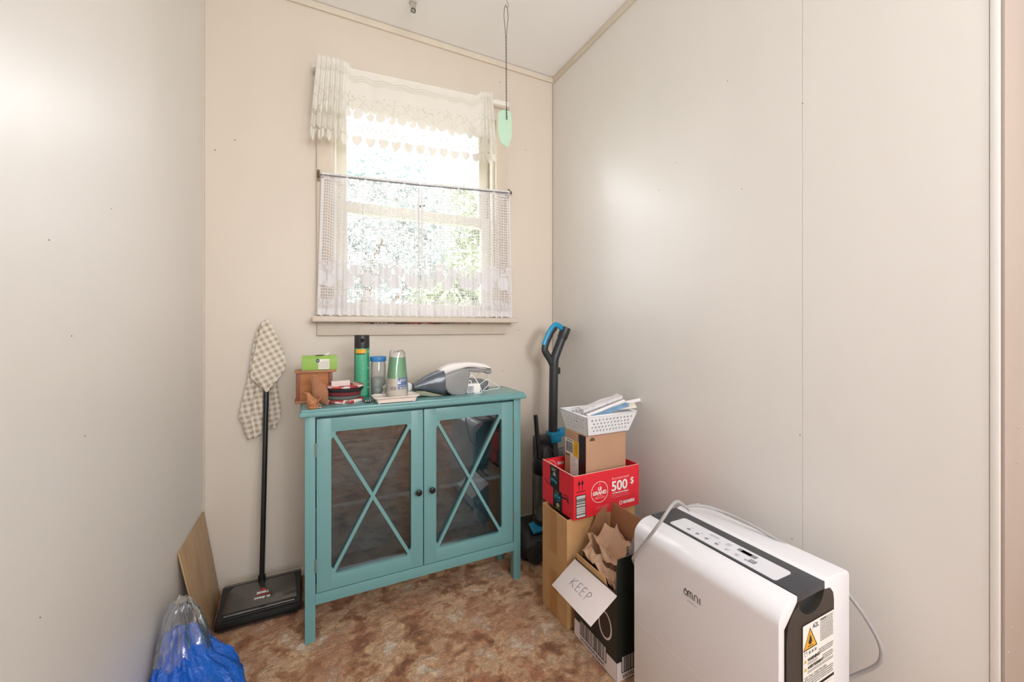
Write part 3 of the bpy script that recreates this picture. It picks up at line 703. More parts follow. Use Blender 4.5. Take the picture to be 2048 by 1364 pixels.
# ---- jar with blue lid
cx, cy, r_ = .2235, 1.569, .0275
jr = thing('plastic_jar', 'clear plastic jar with blue lid behind the green can', 'jar', (cx, cy, TZ))
b = MB(); b.lathe([(r_*.9, 0), (r_, .004), (r_, .118), (r_*.92, .126), (r_*.92, .130)], (cx, cy, TZ), 'z', 0, 32, cap=False); b.obj('jar_body', clear_mat('jar_plastic', (.93, .95, .95, 1), .10, milk=.12), jr)
b = MB(); b.lathe([(r_*1.02, .130), (r_*1.05, .132), (r_*1.05, .146), (r_, .148)], (cx, cy, TZ), 'z', 0, 36); b.obj('lid', mat('lid_blue', '#3585c6', .4), jr)
b = MB(); b.lathe([(r_*.7, .002), (r_*.9, .006), (r_*.92, .066), (r_*.6, .072)], (cx, cy, TZ), 'z', 0, 24); b.ball((cx-.002, cy-.0165, TZ+.026), .0125, 1, (1, .8, 1), 2)
b.obj('contents', [mat('jar_filling', '#c9d0cb', .6, var=.15, vscale=40), m_white], jr)

# ---- white tray with wrapped paper cups
tx0, tx1, ty0, ty1 = .186, .338, 1.392, 1.482
tr = thing('white_tray', 'shallow white plastic tray under the wrapped paper cups', 'tray', (.262, 1.437, TZ))
m_tray = mat('tray_white', '#e5dcd6', .4)
def rrect(x0, x1, y0, y1, r, z, n=6):
    P = []
    for (cx_, cy_, a0) in ((x1-r, y1-r, 0), (x0+r, y1-r, 90), (x0+r, y0+r, 180), (x1-r, y0+r, 270)):
        for k in range(n+1): a = math.radians(a0+90*k/n); P.append((cx_+r*math.cos(a), cy_+r*math.sin(a), z))
    return P
def rings(b, L, mi=0, cap0=True, cap1=True):
    V = [p for R in L for p in R]; n = len(L[0]); F = []
    for i in range(len(L)-1):
        for k in range(n): F.append((i*n+k, i*n+(k+1) % n, (i+1)*n+(k+1) % n, (i+1)*n+k))
    if cap0: F.append(list(range(n))[::-1])
    if cap1: F.append([(len(L)-1)*n+k for k in range(n)])
    b.add(V, F, mi, True)
b = MB(); g = .012
rings(b, [rrect(tx0+g, tx1-g, ty0+g*.6, ty1-g*.6, .010, TZ+.003), rrect(tx0+g*.7, tx1-g*.7, ty0+g*.5, ty1-g*.5, .010, TZ+.014), rrect(tx0, tx1, ty0, ty1, .012, TZ+.0195), rrect(tx0, tx1, ty0, ty1, .012, TZ+.022), rrect(tx0+.004, tx1-.004, ty0+.003, ty1-.003, .012, TZ+.0225), rrect(tx0+.010, tx1-.010, ty0+.008, ty1-.008, .012, TZ+.018)])
for x_ in (tx0+g+.006, tx1-g-.006):
    for y_ in (ty0+.016, ty1-.016): b.lathe([(.004, 0), (.005, .004)], (x_, y_, TZ), 'z', 0, 10)
b.obj('tray_shell', m_tray, tr)
cx, cy = .268, 1.440; cz = TZ+.0185
pk = thing('paper_cup_pack', 'stack of green and white paper cups in clear film, upside down on the white tray', 'cups', (cx, cy, cz))
b = MB(); prof = []
for k in range(5): z_ = k*.0065; prof += [(.0362-k*.0003, z_), (.0368-k*.0003, z_+.0012), (.0362-k*.0003, z_+.0024), (.0348-k*.0003, z_+.0026)]
b.lathe(prof+[(.0342, .035), (.0325, .062)], (cx, cy, cz), 'z', 0, 40); b.obj('cups', mat('cup_white', '#e4ddd2', .5), pk, 'white paper cups nested rim on rim')
b = MB(); b.lathe([(.0325, .062), (.0245, .134), (.0240, .135)], (cx, cy, cz), 'z', 0, 40); b.lathe([(.0249, .134), (.0249, .138), (.0235, .138)], (cx, cy, cz), 'z', 1, 40)
b.obj('top_cup', [mat('cup_green', '#56a873', .5), mat('cup_white', '#e4ddd2')], pk, 'green cup wall on top of the stack')
b = MB(); rA = lambda z_: .0345-.0018*(z_-.030)/.032+.0006
wrap(b, (cx, cy), rA(.026)+.002, cz+.026, cz+.064, 0, 62, 0, r2=rA(.062)+.0003); wrap(b, (cx, cy), rA(.026)+.0024, cz+.037, cz+.0382, 0, 62, 1, r2=rA(.038)+.0016)
for k, (a0, a1) in enumerate(((12, 48), (10, 50), (14, 46), (26, 34))): wrap(b, (cx, cy), rA(.05)+.001, cz+.058-k*.0048, cz+.060-k*.0048, a0, a1, 1, r2=rA(.05)+.0009)
for k in range(5): wrap(b, (cx, cy), rA(.026)+.0026, cz+.0275, cz+.034-.002*(k % 2), 10+k*10, 16+k*10, 1, r2=rA(.03)+.0022)
for k in range(8): wrap(b, (cx, cy), rA(.03)+.0014, cz+.024, cz+.036, -42+k*4.2, -42+k*4.2+(1.4, 2.6)[k % 2], 2, r2=rA(.036)+.0012)
b.obj('label', [mat('label_blue', '#2360ae', .4), mat('label_white', '#e6e4df'), mat('label_brown', '#7a6a60', .6)], pk, 'blue and white printed label with a barcode')
b = MB(); V = []; F = []; seg = 40; prf = [(.0385, .001), (.0395, .02), (.0375, .045), (.0358, .06), (.0312, .10), (.0282, .135), (.0266, .150), (.0205, .157), (.003, .153)]
for i, (r0, h0) in enumerate(prf):
    for k in range(seg):
        a = k*2*PI/seg; q = Vector((math.cos(a)*1.5, math.sin(a)*1.5, h0*35)); r1 = r0*(1+.06*noise.noise(q)+.03*noise.noise(q*3)); h1 = h0+(.008*noise.noise(q*1.3) if h0 > .13 else 0)
        V.append((cx+r1*math.cos(a), cy+r1*math.sin(a), cz+max(h1, .001)))
for i in range(len(prf)-1):
    for k in range(seg): F.append((i*seg+k, i*seg+(k+1) % seg, (i+1)*seg+(k+1) % seg, (i+1)*seg+k))
F.append([(len(prf)-1)*seg+k for k in range(seg)]); b.add(V, F, 0, False)
b.obj('film', clear_mat('cup_film', (.97, .98, .98, 1), .10, rough=.12, milk=.06), pk, 'crinkled clear plastic film')
# crumpled white plastic bag behind the cups
b = MB(); b.ball((.285, 1.513, TZ+.028), .036, 0, (1.45, .62, .80), 4, jitter=.35, seed=3)
for v in b.v:
    q = v*60; v += (v-Vector((.285, 1.513, TZ+.03)))*.12*noise.noise(q); v.z = max(v.z, TZ+.0005)
o = b.obj('plastic_bag', mat('bag_white', '#dfe3e2', .3, spec=.5), auto=0); tag(o, 'small crumpled white plastic bag behind the paper cups', 'bag')

# ---- handheld vacuum
hv = thing('handheld_vacuum', 'grey and white handheld vacuum lying on the cabinet top', 'vacuum', (.48, 1.50, TZ))
m_hg = mat('vac_grey', '#8b8d8e', .35, spec=.5); m_hw = mat('vac_white', '#e7e5e4', .3); m_hb = mat('vac_bowl', '#56626f', .18, spec=.7, var=.35, vscale=14)
def pp(L, y): return [(lambda q: (q.x, q.z))(at(px, py, y=y)) for px, py in L]
yc = 1.500
def smooth2(L, n=5):
    P = [Vector((a, b_, 0)) for a, b_ in L]; m = len(P); out = []
    for i in range(m):
        p0, p1, p2, p3 = P[i-1], P[i], P[(i+1) % m], P[(i+2) % m]
        for k in range(n):
            t = k/n; q = .5*((2*p1)+(p2-p0)*t+(2*p0-5*p1+4*p2-p3)*t*t+(3*p1-p0-3*p2+p3)*t**3); out.append((q.x, q.y))
    return out
# nozzle: widening loft from the mouth to the motor body
b = MB(); st = []
for (px, pt, pb, hy) in ((826, 767, 778, .034), (838, 759, 779.5, .036), (850, 752, 782, .039), (864, 745, 785, .043), (878, 740, 787.5, .047), (884, 739, 788, .047)):
    a = at(px, pt, y=yc); c = at(px, pb, y=yc); st.append((((a.x+c.x)/2, yc, (a.z+c.z)/2), (a.z-c.z)/2, hy))
V = []; F = []; seg = 24
for (c, rz, ry) in st:
    for k in range(seg):
        a = k*2*PI/seg; sx = math.copysign(abs(math.cos(a))**.65, math.cos(a)); sz = math.copysign(abs(math.sin(a))**.65, math.sin(a)); V.append((c[0], c[1]+ry*sx, c[2]+rz*sz))
for i in range(len(st)-1):
    for k in range(seg): F.append((i*seg+k, i*seg+(k+1) % seg, (i+1)*seg+(k+1) % seg, (i+1)*seg+k))
F.append(list(range(seg))[::-1]); F.append([(len(st)-1)*seg+k for k in range(seg)]); b.add(V, F, 0, True); [setattr(v, 'z', max(v.z, TZ+.002)) for v in b.v]; b.obj('dust_bowl', m_hb, hv, 'translucent blue grey nozzle and dust bowl')
b = MB(); b.puff(smooth2(pp([(878, 752), (890, 745), (906, 739), (924, 736), (933, 742), (930, 764), (923, 789), (905, 789.5), (891, 783), (881, 769)], yc)), yc-.045, yc+.045, .009, 0)
[setattr(v, 'z', max(v.z, TZ+.001)) for v in b.v]; b.obj('motor_body', m_hg, hv)
b = MB(); b.puff(smooth2(pp([(878, 752), (877, 741), (886, 733), (903, 727), (925, 725), (948, 725), (966, 728), (976, 733), (979, 739), (966, 737), (948, 733.5), (930, 734), (912, 739), (893, 746)], yc)), yc-.022, yc+.022, .0055, 0)
b.obj('top_shell', m_hw, hv, 'white upper shell running into the handle')
b = MB(); b.puff(smooth2(pp([(920, 739), (932, 735.5), (948, 735), (966, 738.5), (979, 740), (979, 746), (972, 747), (966, 744), (950, 744), (934, 742), (924, 743)], yc)), yc-.018, yc+.018, .0045, 0)
b.obj('handle_grip', m_hg, hv)
b = MB(); q = at(906, 788, y=yc); b.box(q.x-.006, q.x+.028, yc-.03, yc+.03, TZ, TZ+.008, 0, .003); b.obj('foot', mat('vac_dark', '#4a4e55', .5), hv)
b = MB(); L_ = [at(px, py, y=yc) for px, py in ((828, 779.5), (845, 780), (862, 784), (878, 787.5), (896, 790))]
b.prism([(p.x, yc-.036, p.z) for p in L_]+[(L_[-1].x, yc-.036, TZ+.001), (L_[1].x+.03, yc-.036, TZ+.001), (L_[0].x+.004, yc-.036, TZ+.010)], (0, .07, 0), 0, .001); b.obj('lower_lip', mat('vac_olive', '#8f917d', .5), hv)
# charging dock and adapter
dk = thing('charging_dock', 'dark grey charging dock standing behind the white adapter', 'charger', (.62, 1.56, TZ))
b = MB(); b.puff([(.555, TZ), (.560, TZ+.048), (.574, TZ+.056), (.590, TZ+.044), (.640, TZ+.040), (.658, TZ+.032), (.660, TZ)], 1.545, 1.595, .004, 0); b.obj('dock_body', mat('dock_grey', '#7d7f86', .5), dk)
ad = thing('power_adapter', 'white power adapter with a thin looped cord on the cabinet top', 'adapter', (.568, 1.485, TZ))
m_cw = mat('cord_white', '#eeedea', .4)
b = MB(); b.box(.535, .592, 1.468, 1.502, TZ, TZ+.037, 0, .006, 3); b.obj('adapter_body', m_cw, ad)
f = Face((.5352, 1.4675, TZ+.034), (1, 0, 0), (0, 0, -1)); f.rect(.003, .004, .028, .031, 0)
for k in range(5): f.rect(.005, .007+k*.0035, .020+(k % 2)*.004, .0085+k*.0035, 1, .0008)
f.disc(.012, .027, .0025, 1, .0008); f.obj('rating_plate', [mat('plate_grey', '#b9bcc4', .5), mat('plate_print', '#70747c', .5)], ad)
b = MB()
P_ = [at(936, 768, y=1.475), at(938, 757, y=1.47), at(944, 750, y=1.475), at(951, 758, y=1.48), at(958, 770, y=1.485)]
b.tube(spline(P_+[Vector((.600, 1.475, TZ+.003)), Vector((.585, 1.458, TZ+.002)), Vector((.56, 1.455, TZ+.002))], 6), .0019, 0, 7)
b.tube(spline([at(958, 770, y=1.50), at(966, 764, y=1.51), at(974, 759, y=1.515), at(985, 765, y=1.525), at(996, 772, y=1.535), Vector((.705, 1.54, TZ+.002)), Vector((.665, 1.520, TZ+.002)), Vector((.62, 1.50, TZ+.002)), Vector((.622, 1.513, TZ+.004)), at(977, 769, y=1.53), at(976, 758, y=1.545), at(974, 748, y=1.53)], 6), .0016, 0, 7)
b.tube(spline([at(959, 744, y=1.52), at(957, 748, y=1.52), at(955, 752, y=1.53), at(950, 757, y=1.54)], 4), .0010, 0, 6)
b.tube(spline([(.545, 1.48, TZ+.037), (.546, 1.48, TZ+.047), (.556, 1.48, TZ+.048), (.557, 1.48, TZ+.037)], 4), .0022, 0, 7)
b.obj('cord', m_cw, ad)

# ================================================================== carpet sweeper and towel
m_blk = mat('sweeper_black', '#17181a', .3, spec=.6); m_blk2 = mat('sweeper_gloss', '#2b2725', .10, spec=1, coat=1)
sw = thing('carpet_sweeper', 'black floor sweeper with upright pole against the back wall', 'sweeper', (-.155, 1.67, 0))
sx0, sx1, sy0, sy1 = -.280, -.030, 1.590, 1.750
b = MB(); b.prism([(sx0, sy0+.004, .006), (sx0, sy0, .012), (sx0, sy0+.001, .028), (sx0, sy0+.010, .032), (sx0, sy1, .040), (sx0, sy1+.004, .006)], (sx1-sx0, 0, 0), 0, .003); b.obj('bumper', mat('bumper_black', '#121213', .6), sw)
b = MB(); SP = lambda t: (sy0+.016+t*.108, .0345+t*.044)
b.prism([(sx0+.004, sy0+.012, .030), (sx0+.004, *SP(0)), (sx0+.004, *SP(1)), (sx0+.004, sy1-.006, .070), (sx0+.004, sy1, .030)], (sx1-sx0-.008, 0, 0), 0, .010, 4); b.obj('shell', m_blk, sw)
nrm_ = Vector((0, -.044, .108)).normalized()
b = MB(); c_ = [(sx0+.016, .13), (sx1-.016, .13), (sx1-.024, .95), (sx0+.040, .95), (sx0+.024, .80)]
b.prism([Vector((x, *SP(t)))+nrm_*.0002 for x, t in c_], nrm_*.0014, 0, .0006); b.obj('cover', m_blk2, sw, 'glossy dark cover')
b = MB(); q = Vector((0, *SP(.03))); b.tube([(sx0+.022, q.y, q.z+.0035), (sx1-.022, q.y, q.z+.0035)], .0045, 0, 8, flat=.6); b.obj('front_ridge', m_blk2, sw)
o_ = Vector((-.182, *SP(.70)))+nrm_*.0018
f = Face(o_, (1, 0, 0), -Vector((0, .108, .044))); f.n = nrm_
f.poly([(.030, 0), (.041, .012), (.019, .012)], 1); f.text('BISSELL', .030, .0225, .0115, 0, .0008, .0004, 'CENTER'); f.rect(.008, .026, .052, .029, 1); f.text('sweep up', .030, .0405, .0125, 0, .0008, .0004, 'CENTER')
f.obj('lettering', [mat('print_white', '#e8e6e2', .5), mat('print_red', '#b5322c', .5)], sw, 'white and red maker lettering')
b = MB()
for k in range(46):
    x = sx0+.012+k*.005; b.tube([(x, sy0+.004, .010), (x+random.uniform(-.001, .001), sy0-.0005, .0015)], .0012, 0, 4)
b.obj('brush', m_blk, sw)
PB = Vector((-.1600, 1.712, .076)); PT = Vector((-.148, 1.800, .995))
b = MB(); b.tube([PB, PT], .0085, 0, 14); 
for t in (.30, .62): q = PB.lerp(PT, t); q2 = PB.lerp(PT, t+.004); b.tube([q, q2], .0092, 0, 14)
b.tube([PB+Vector((0, 0, -.004)), PB.lerp(PT, .02)], .012, 0, 12); b.obj('pole', m_blk, sw)

def gingham():
    m = bpy.data.materials.new('gingham_towel'); m.use_nodes = True; nt = m.node_tree; N = nt.nodes; L = nt.links; bs = N['Principled BSDF']
    uv = N.new('ShaderNodeUVMap'); sp = N.new('ShaderNodeSeparateXYZ'); L.new(uv.outputs[0], sp.inputs[0])
    def st(o):
        a = N.new('ShaderNodeMath'); a.operation = 'MULTIPLY'; a.inputs[1].default_value = 1/.0205; L.new(o, a.inputs[0])
        f_ = N.new('ShaderNodeMath'); f_.operation = 'FRACT'; L.new(a.outputs[0], f_.inputs[0])
        r = N.new('ShaderNodeMath'); r.operation = 'PINGPONG'; r.inputs[1].default_value = .5; L.new(f_.outputs[0], r.inputs[0])
        s_ = N.new('ShaderNodeMapRange'); s_.inputs['From Min'].default_value = .2; s_.inputs['From Max'].default_value = .3; L.new(r.outputs[0], s_.inputs['Value']); return s_.outputs[0]
    a, b_ = st(sp.outputs[0]), st(sp.outputs[1]); s2 = N.new('ShaderNodeMath'); s2.operation = 'ADD'; L.new(a, s2.inputs[0]); L.new(b_, s2.inputs[1])
    h = N.new('ShaderNodeMath'); h.operation = 'MULTIPLY'; h.inputs[1].default_value = .5; L.new(s2.outputs[0], h.inputs[0])
    r = N.new('ShaderNodeValToRGB'); L.new(h.outputs[0], r.inputs[0]); r.color_ramp.elements[0].color = hexc('#e2dcd2'); r.color_ramp.elements[1].color = hexc('#b3a48f')
    e = r.color_ramp.elements.new(.5); e.color = hexc('#d3cabc'); L.new(r.outputs[0], bs.inputs['Base Color']); bs.inputs['Roughness'].default_value = .95; bs.inputs['Sheen Weight'].default_value = .2
    n = N.new('ShaderNodeTexNoise'); n.inputs['Scale'].default_value = 500; tc = N.new('ShaderNodeTexCoord'); L.new(tc.outputs['Object'], n.inputs['Vector'])
    bp = N.new('ShaderNodeBump'); bp.inputs['Strength'].default_value = .3; bp.inputs['Distance'].default_value = .001; L.new(n.outputs['Fac'], bp.inputs['Height']); L.new(bp.outputs[0], bs.inputs['Normal']); return m
def sheet(V, F, UV, rows, yb, fold, uvrot, nu=26, nv=40):
    """rows: (py, left px, right px); ruled sheet with depth folds fold(s,t)"""
    base = len(V)
    for j in range(nv+1):
        t = j/nv*(len(rows)-1); i = min(int(t), len(rows)-2); k = t-i
        L0, R0 = [rows[i][1][c]*(1-k)+rows[i+1][1][c]*k for c in (0, 1)], [rows[i][2][c]*(1-k)+rows[i+1][2][c]*k for c in (0, 1)]
        for c in range(nu+1):
            s = c/nu; px = L0[0]*(1-s)+R0[0]*s; py = L0[1]*(1-s)+R0[1]*s
            q = at(px, py, y=yb(s, j/nv)+fold(s, j/nv)); V.append(tuple(q)); cr_, sr = math.cos(uvrot), math.sin(uvrot)
            UV.append((q.x*cr_-q.z*sr, q.x*sr+q.z*cr_))
    for j in range(nv):
        for c in range(nu): a = base+j*(nu+1)+c; F.append((a, a+1, a+nu+2, a+nu+1))
V, F, UV = [], [], []
pyb = lambda z: PB.y+(PT.y-PB.y)*(z-PB.z)/(PT.z-PB.z)
# front flap over the pole
sheet(V, F, UV, [(0, (531, 640), (535, 639)), (0, (523, 646), (545, 650)), (0, (518, 668), (556, 678)), (0, (510, 700), (566, 700)), (0, (504, 728), (572, 716)), (0, (501, 745), (571, 738)), (0, (500, 755), (562, 752)), (0, (512, 765), (553, 763)), (0, (524, 777), (541, 775)), (0, (532, 784), (535, 784))],
      lambda s, t: 1.777-.012*t, lambda s, t: -.006*math.sin(s*PI)+.005*math.sin(s*9+2*t)*t, math.radians(-28))
# left drape
sheet(V, F, UV, [(0, (522, 645), (533, 641)), (0, (514, 662), (530, 680)), (0, (506, 692), (527, 720)), (0, (500, 728), (526, 752)), (0, (496, 756), (526, 782)), (0, (490, 782), (526, 806)), (0, (483, 808), (526, 826)), (0, (477, 834), (525, 846)), (0, (486, 850), (525, 858)), (0, (490, 866), (523, 868)), (0, (497, 880), (513, 874))],
      lambda s, t: 1.792, lambda s, t: .006*math.sin(s*11+t*2)-.005*math.exp(-((s-.35-.1*t)/.08)**2)*t, math.radians(-12))
# right drape
sheet(V, F, UV, [(0, (534, 642), (541, 650)), (0, (534, 700), (556, 720)), (0, (535, 755), (554, 764)), (0, (534, 790), (557, 788)), (0, (533, 815), (562, 815)), (0, (533, 838), (560, 836)), (0, (533, 856), (551, 858))],
      lambda s, t: 1.805, lambda s, t: .006*math.sin(s*8+1+t), math.radians(-8))
me = bpy.data.meshes.new('dish_towel'); me.from_pydata(V, [], F); ul = me.uv_layers.new(name='UVMap')
for l in me.loops: ul.data[l.index].uv = UV[l.vertex_index]
me.polygons.foreach_set('use_smooth', [True]*len(F)); me.materials.append(gingham()); me.update()
o = bpy.data.objects.new('dish_towel', me); sc.collection.objects.link(o)
md = o.modifiers.new('thick', 'SOLIDIFY'); md.thickness = .0022; md.offset = 0
tag(o, 'beige checked dish towel draped over the top of the sweeper pole', 'towel')

# ================================================================== board leaning on the left wall, blue bag
b = MB(); th = .004
P = [(X0+.0005, 1.503, .326), (X0+.0005, 1.812, .322), (-.303, 1.812, 0), (-.289, 1.503, 0)]
b.prism(P, (th, 0, th*.15), 0, .0006)
o = b.obj('wooden_board', mat('hardboard', '#c2a27c', .5, var=.2, vscale=9, stretch=(1, 3, .5), bump=.05)); tag(o, 'thin light brown board leaning against the left wall in the corner', 'board')
# blue bag
def bagmat(nm, col, tr, milk):
    m = bpy.data.materials.new(nm); m.use_nodes = True; nt = m.node_tree; N = nt.nodes; L = nt.links; bs = N['Principled BSDF']
    bs.inputs['Base Color'].default_value = hexc(col); bs.inputs['Roughness'].default_value = .16; bs.inputs['Specular IOR Level'].default_value = .8
    t = N.new('ShaderNodeBsdfTransparent'); t.inputs[0].default_value = hexc(milk); mx = N.new('ShaderNodeMixShader'); mx.inputs[0].default_value = tr
    L.new(bs.outputs[0], mx.inputs[1]); L.new(t.outputs[0], mx.inputs[2]); L.new(mx.outputs[0], N['Material Output'].inputs['Surface'])
    n = N.new('ShaderNodeTexNoise'); n.inputs['Scale'].default_value = 28; n.inputs['Detail'].default_value = 5; n.inputs['Distortion'].default_value = 2.5; tc = N.new('ShaderNodeTexCoord'); L.new(tc.outputs['Object'], n.inputs['Vector'])
    bp = N.new('ShaderNodeBump'); bp.inputs['Strength'].default_value = 1; bp.inputs['Distance'].default_value = .006; L.new(n.outputs['Fac'], bp.inputs['Height']); L.new(bp.outputs[0], bs.inputs['Normal']); return m
def crumple_cone(st, seg=72, amp=.10, sd=0, rows=34):
    """st: (centre, radius x, radius y) from the floor up; sharp creases running up to the neck"""
    V = []; F = []; n = len(st)
    for j in range(rows+1):
        t = j/rows*(n-1); i = min(int(t), n-2); k = t-i; k2 = k*k*(3-2*k)
        c = Vector(st[i][0]).lerp(Vector(st[i+1][0]), k); rx = st[i][1]*(1-k2)+st[i+1][1]*k2; ry = st[i][2]*(1-k2)+st[i+1][2]*k2
        for a_ in range(seg):
            a = a_*2*PI/seg; q = Vector((math.cos(a)*2.2, math.sin(a)*2.2, c.z*9+sd)); f_ = 1+amp*(1-2*abs(noise.noise(q)))*1.0+amp*.7*(.5-abs(noise.noise(q*2.3)))*1.6
            V.append(Vector((c.x+rx*f_*math.cos(a), c.y+ry*f_*math.sin(a), max(.001, c.z+.012*noise.noise(q*1.7)*(j > 0)))))
    for j in range(rows):
        for k in range(seg): F.append((j*seg+k, j*seg+(k+1) % seg, (j+1)*seg+(k+1) % seg, (j+1)*seg+k))
    F.append([rows*seg+k for k in range(seg)]); F.append(list(range(seg))[::-1])
    for v in V: v.x = max(v.x, X0+.002)
    return V, F
bg = thing('blue_bag', 'crumpled translucent blue plastic bag on the carpet by the left wall', 'bag', (-.22, 1.25, 0))
b = MB(); V, F = crumple_cone([((-.245, 1.185, .001), .098, .130), ((-.248, 1.195, .06), .098, .125), ((-.258, 1.225, .12), .080, .105), ((-.282, 1.270, .165), .050, .070), ((-.296, 1.300, .200), .034, .045), ((-.300, 1.312, .212), .018, .02)], amp=.16)
b.add(V, F, 0, True); b.obj('blue_body', bagmat('bag_blue', '#1262cc', .08, '#9cc4ff'), bg, 'blue filled lower part of the bag', auto=22)
b = MB(); V, F = crumple_cone([((-.290, 1.290, .172), .050, .066), ((-.294, 1.303, .200), .044, .056), ((-.302, 1.325, .235), .034, .040), ((-.306, 1.340, .262), .022, .024), ((-.308, 1.345, .272), .014, .016)], amp=.14, sd=4)
F = F[:-1]; b.add(V, F, 0, True); b.obj('clear_top', clear_mat('bag_clear', (.86, .90, .96, 1), .10, rough=.12, milk=.05), bg, 'clear gathered top of the bag', auto=22)

# ================================================================== upright vacuum
uv_ = thing('upright_vacuum', 'black and blue upright vacuum cleaner in the back right corner', 'vacuum', (.95, 1.62, 0))
m_vb = mat('vacuum_black', '#1e2023', .35, spec=.5); m_vbl = mat('vacuum_blue', '#1f93c4', .3); m_vd = mat('vacuum_dark_grey', '#303338', .4)
b = MB()
rings(b, [rrect(.800, 1.080, 1.500, 1.720, .03, .006), rrect(.796, 1.084, 1.495, 1.725, .035, .03), rrect(.800, 1.080, 1.500, 1.722, .035, .055), rrect(.825, 1.060, 1.53, 1.71, .03, .082), rrect(.85, 1.04, 1.57, 1.70, .03, .092)])
b.obj('floor_head', m_vb, uv_)
b = MB()
b.lathe([(.030, -.002), (.040, .0), (.043, .006), (.043, .022), (.036, .026), (.018, .026), (.016, .022)], (.845, 1.482, .048), 'y', 0, 30); b.obj('wheel', m_vd, uv_); b = MB()
b.lathe([(.030, -.002), (.040, .0), (.043, .006), (.043, .022), (.036, .026)], (1.02, 1.492, .048), 'y', 0, 30); b.obj('wheel', m_vd, uv_)
b = MB(); b.prism([(.862, 1.530, .090), (.905, 1.530, .093), (.935, 1.56, .100), (.93, 1.60, .106), (.872, 1.59, .102)], (0, 0, .010), 0, .003); b.obj('pedal', m_vbl, uv_, 'blue pedal on the floor head')
b = MB(); b.tube([(.985, 1.655, .08), (.985, 1.665, .30), (.990, 1.675, .47)], [.050, .045, .038], 0, 16); b.box(.950, 1.060, 1.635, 1.70, .33, .475, 0, .015); b.obj('spine', m_vb, uv_)
b = MB(); cx, cy = .952, 1.585
b.lathe([(.046, .095), (.052, .105), (.052, .120), (.046, .128)], (cx, cy, 0), 'z', 0, 30); b.lathe([(.030, .120), (.044, .135), (.046, .150), (.040, .160)], (cx, cy, 0), 'z', 1, 30)
b.obj('bin_base', [m_vb, mat('bin_blue_grey', '#3e5d75', .3)], uv_)
b = MB(); b.lathe([(.047, .128), (.050, .33)], (cx, cy, 0), 'z', 0, 32, cap=False); b.obj('dust_bin', clear_mat('bin_plastic', (.80, .79, .78, 1), .12, milk=.10), uv_, 'clear smoky dust bin')
b = MB(); b.lathe([(.018, .15), (.020, .33)], (cx, cy, 0), 'z', 0, 16); b.lathe([(.034, .285), (.026, .32)], (cx, cy, 0), 'z', 0, 20); b.box(.955, 1.000, 1.525, 1.56, .245, .295, 0, .008); b.obj('bin_core', m_vb, uv_)
b = MB(); b.lathe([(.052, .330), (.056, .336), (.056, .375), (.048, .392)], (cx, cy, 0), 'z', 0, 30); b.lathe([(.048, .390), (.040, .425), (.020, .445)], (cx+.012, cy+.02, 0), 'z', 0, 24); b.obj('bin_lid', m_vb, uv_)
q = at(1073, 865, y=1.56)
b = MB(); b.tube([at(1078, 915, y=1.535), at(1075, 880, y=1.54), at(1071, 830, y=1.55)], [.016, .0140, .0120], 0, 12, flat=.7); b.obj('crevice_tool', m_vb, uv_)
b = MB(); b.tube([(.968, 1.515, .38), (.978, 1.520, .20), (.982, 1.52, .125)], .0045, 0, 8)
for k in range(4): b.tube(spline([(.985+.005*k, 1.555, .462), (.975+.004*k, 1.535-.003*k, .42), (.985+.004*k, 1.530, .36), (.998+.003*k, 1.54, .335)], 6), .0036, 0, 7)
b.obj('power_cord', m_vb, uv_)
WXc = 1.046; yw = 1.655
b = MB(); b.tube([(WXc-.006, yw, .44), (WXc, yw, .800)], .0215, 0, 20); b.tube(spline([(WXc, yw, .79), (WXc+.003, yw, .835), (WXc+.018, yw, .875), (WXc+.042, yw, .928), (WXc+.058, yw, .965)], 5), .0215, 0, 20, cap=False)
tp = Vector((WXc+.0505, yw, .945)); dr = Vector((.4, 0, .9)).normalized()
Rm = Vector((0, 0, 1)).rotation_difference(dr).to_matrix()
b.lathe([(.0215, -.012), (.0245, -.006), (.0255, .046), (.0235, .046), (.0215, .0), (.001, -.002)], tp, 'z', 0, 24, cap=False, M=Rm)
b.obj('wand', m_vd, uv_)
b = MB(); b.tube(spline([(WXc-.004, yw, .805), (WXc-.022, yw, .838), (WXc-.046, yw, .872), (WXc-.050, yw, .892), (WXc-.036, yw, .930), (WXc-.012, yw, .972), (WXc+.006, yw, .992)], 5), [.012]*31, 0, 14, flat=1.4); b.obj('handle', m_vd, uv_)
b = MB(); b.tube(spline([(WXc-.056, yw-.003, .905), (WXc-.040, yw-.003, .942), (WXc-.018, yw-.003, .980), (WXc+.006, yw-.003, 1.001), (WXc+.030, yw-.003, .996), (WXc+.044, yw-.003, .984)], 5), [.009]*26, 0, 12, flat=1.5); b.obj('grip', m_vbl, uv_, 'blue back of the handle')
b = MB(); b.box(WXc+.012, WXc+.030, yw-.014, yw+.002, .765, .798, 0, .005); b.obj('wand_button', m_vb, uv_)
b = MB(); b.box(WXc-.030, WXc+.028, yw-.030, yw+.028, .440, .492, 0, .010); b.box(WXc+.020, WXc+.072, yw-.022, yw+.020, .462, .502, 0, .012); b.obj('wand_collar', m_vbl, uv_, 'blue collar at the foot of the wand')
b = MB(); pts = spline([(1.000, 1.60, .36), (1.012, 1.585, .392), (1.045, 1.575, .415), (1.085, 1.58, .400), (1.105, 1.60, .34), (1.105, 1.63, .22), (1.07, 1.66, .12)], 26)
b.tube(pts, [.019+.0022*(1 if (i % 4) < 2 else 0) for i in range(len(pts))], 0, 16); b.obj('hose', mat('hose_grey', '#77787c', .45), uv_, 'grey ribbed hose')

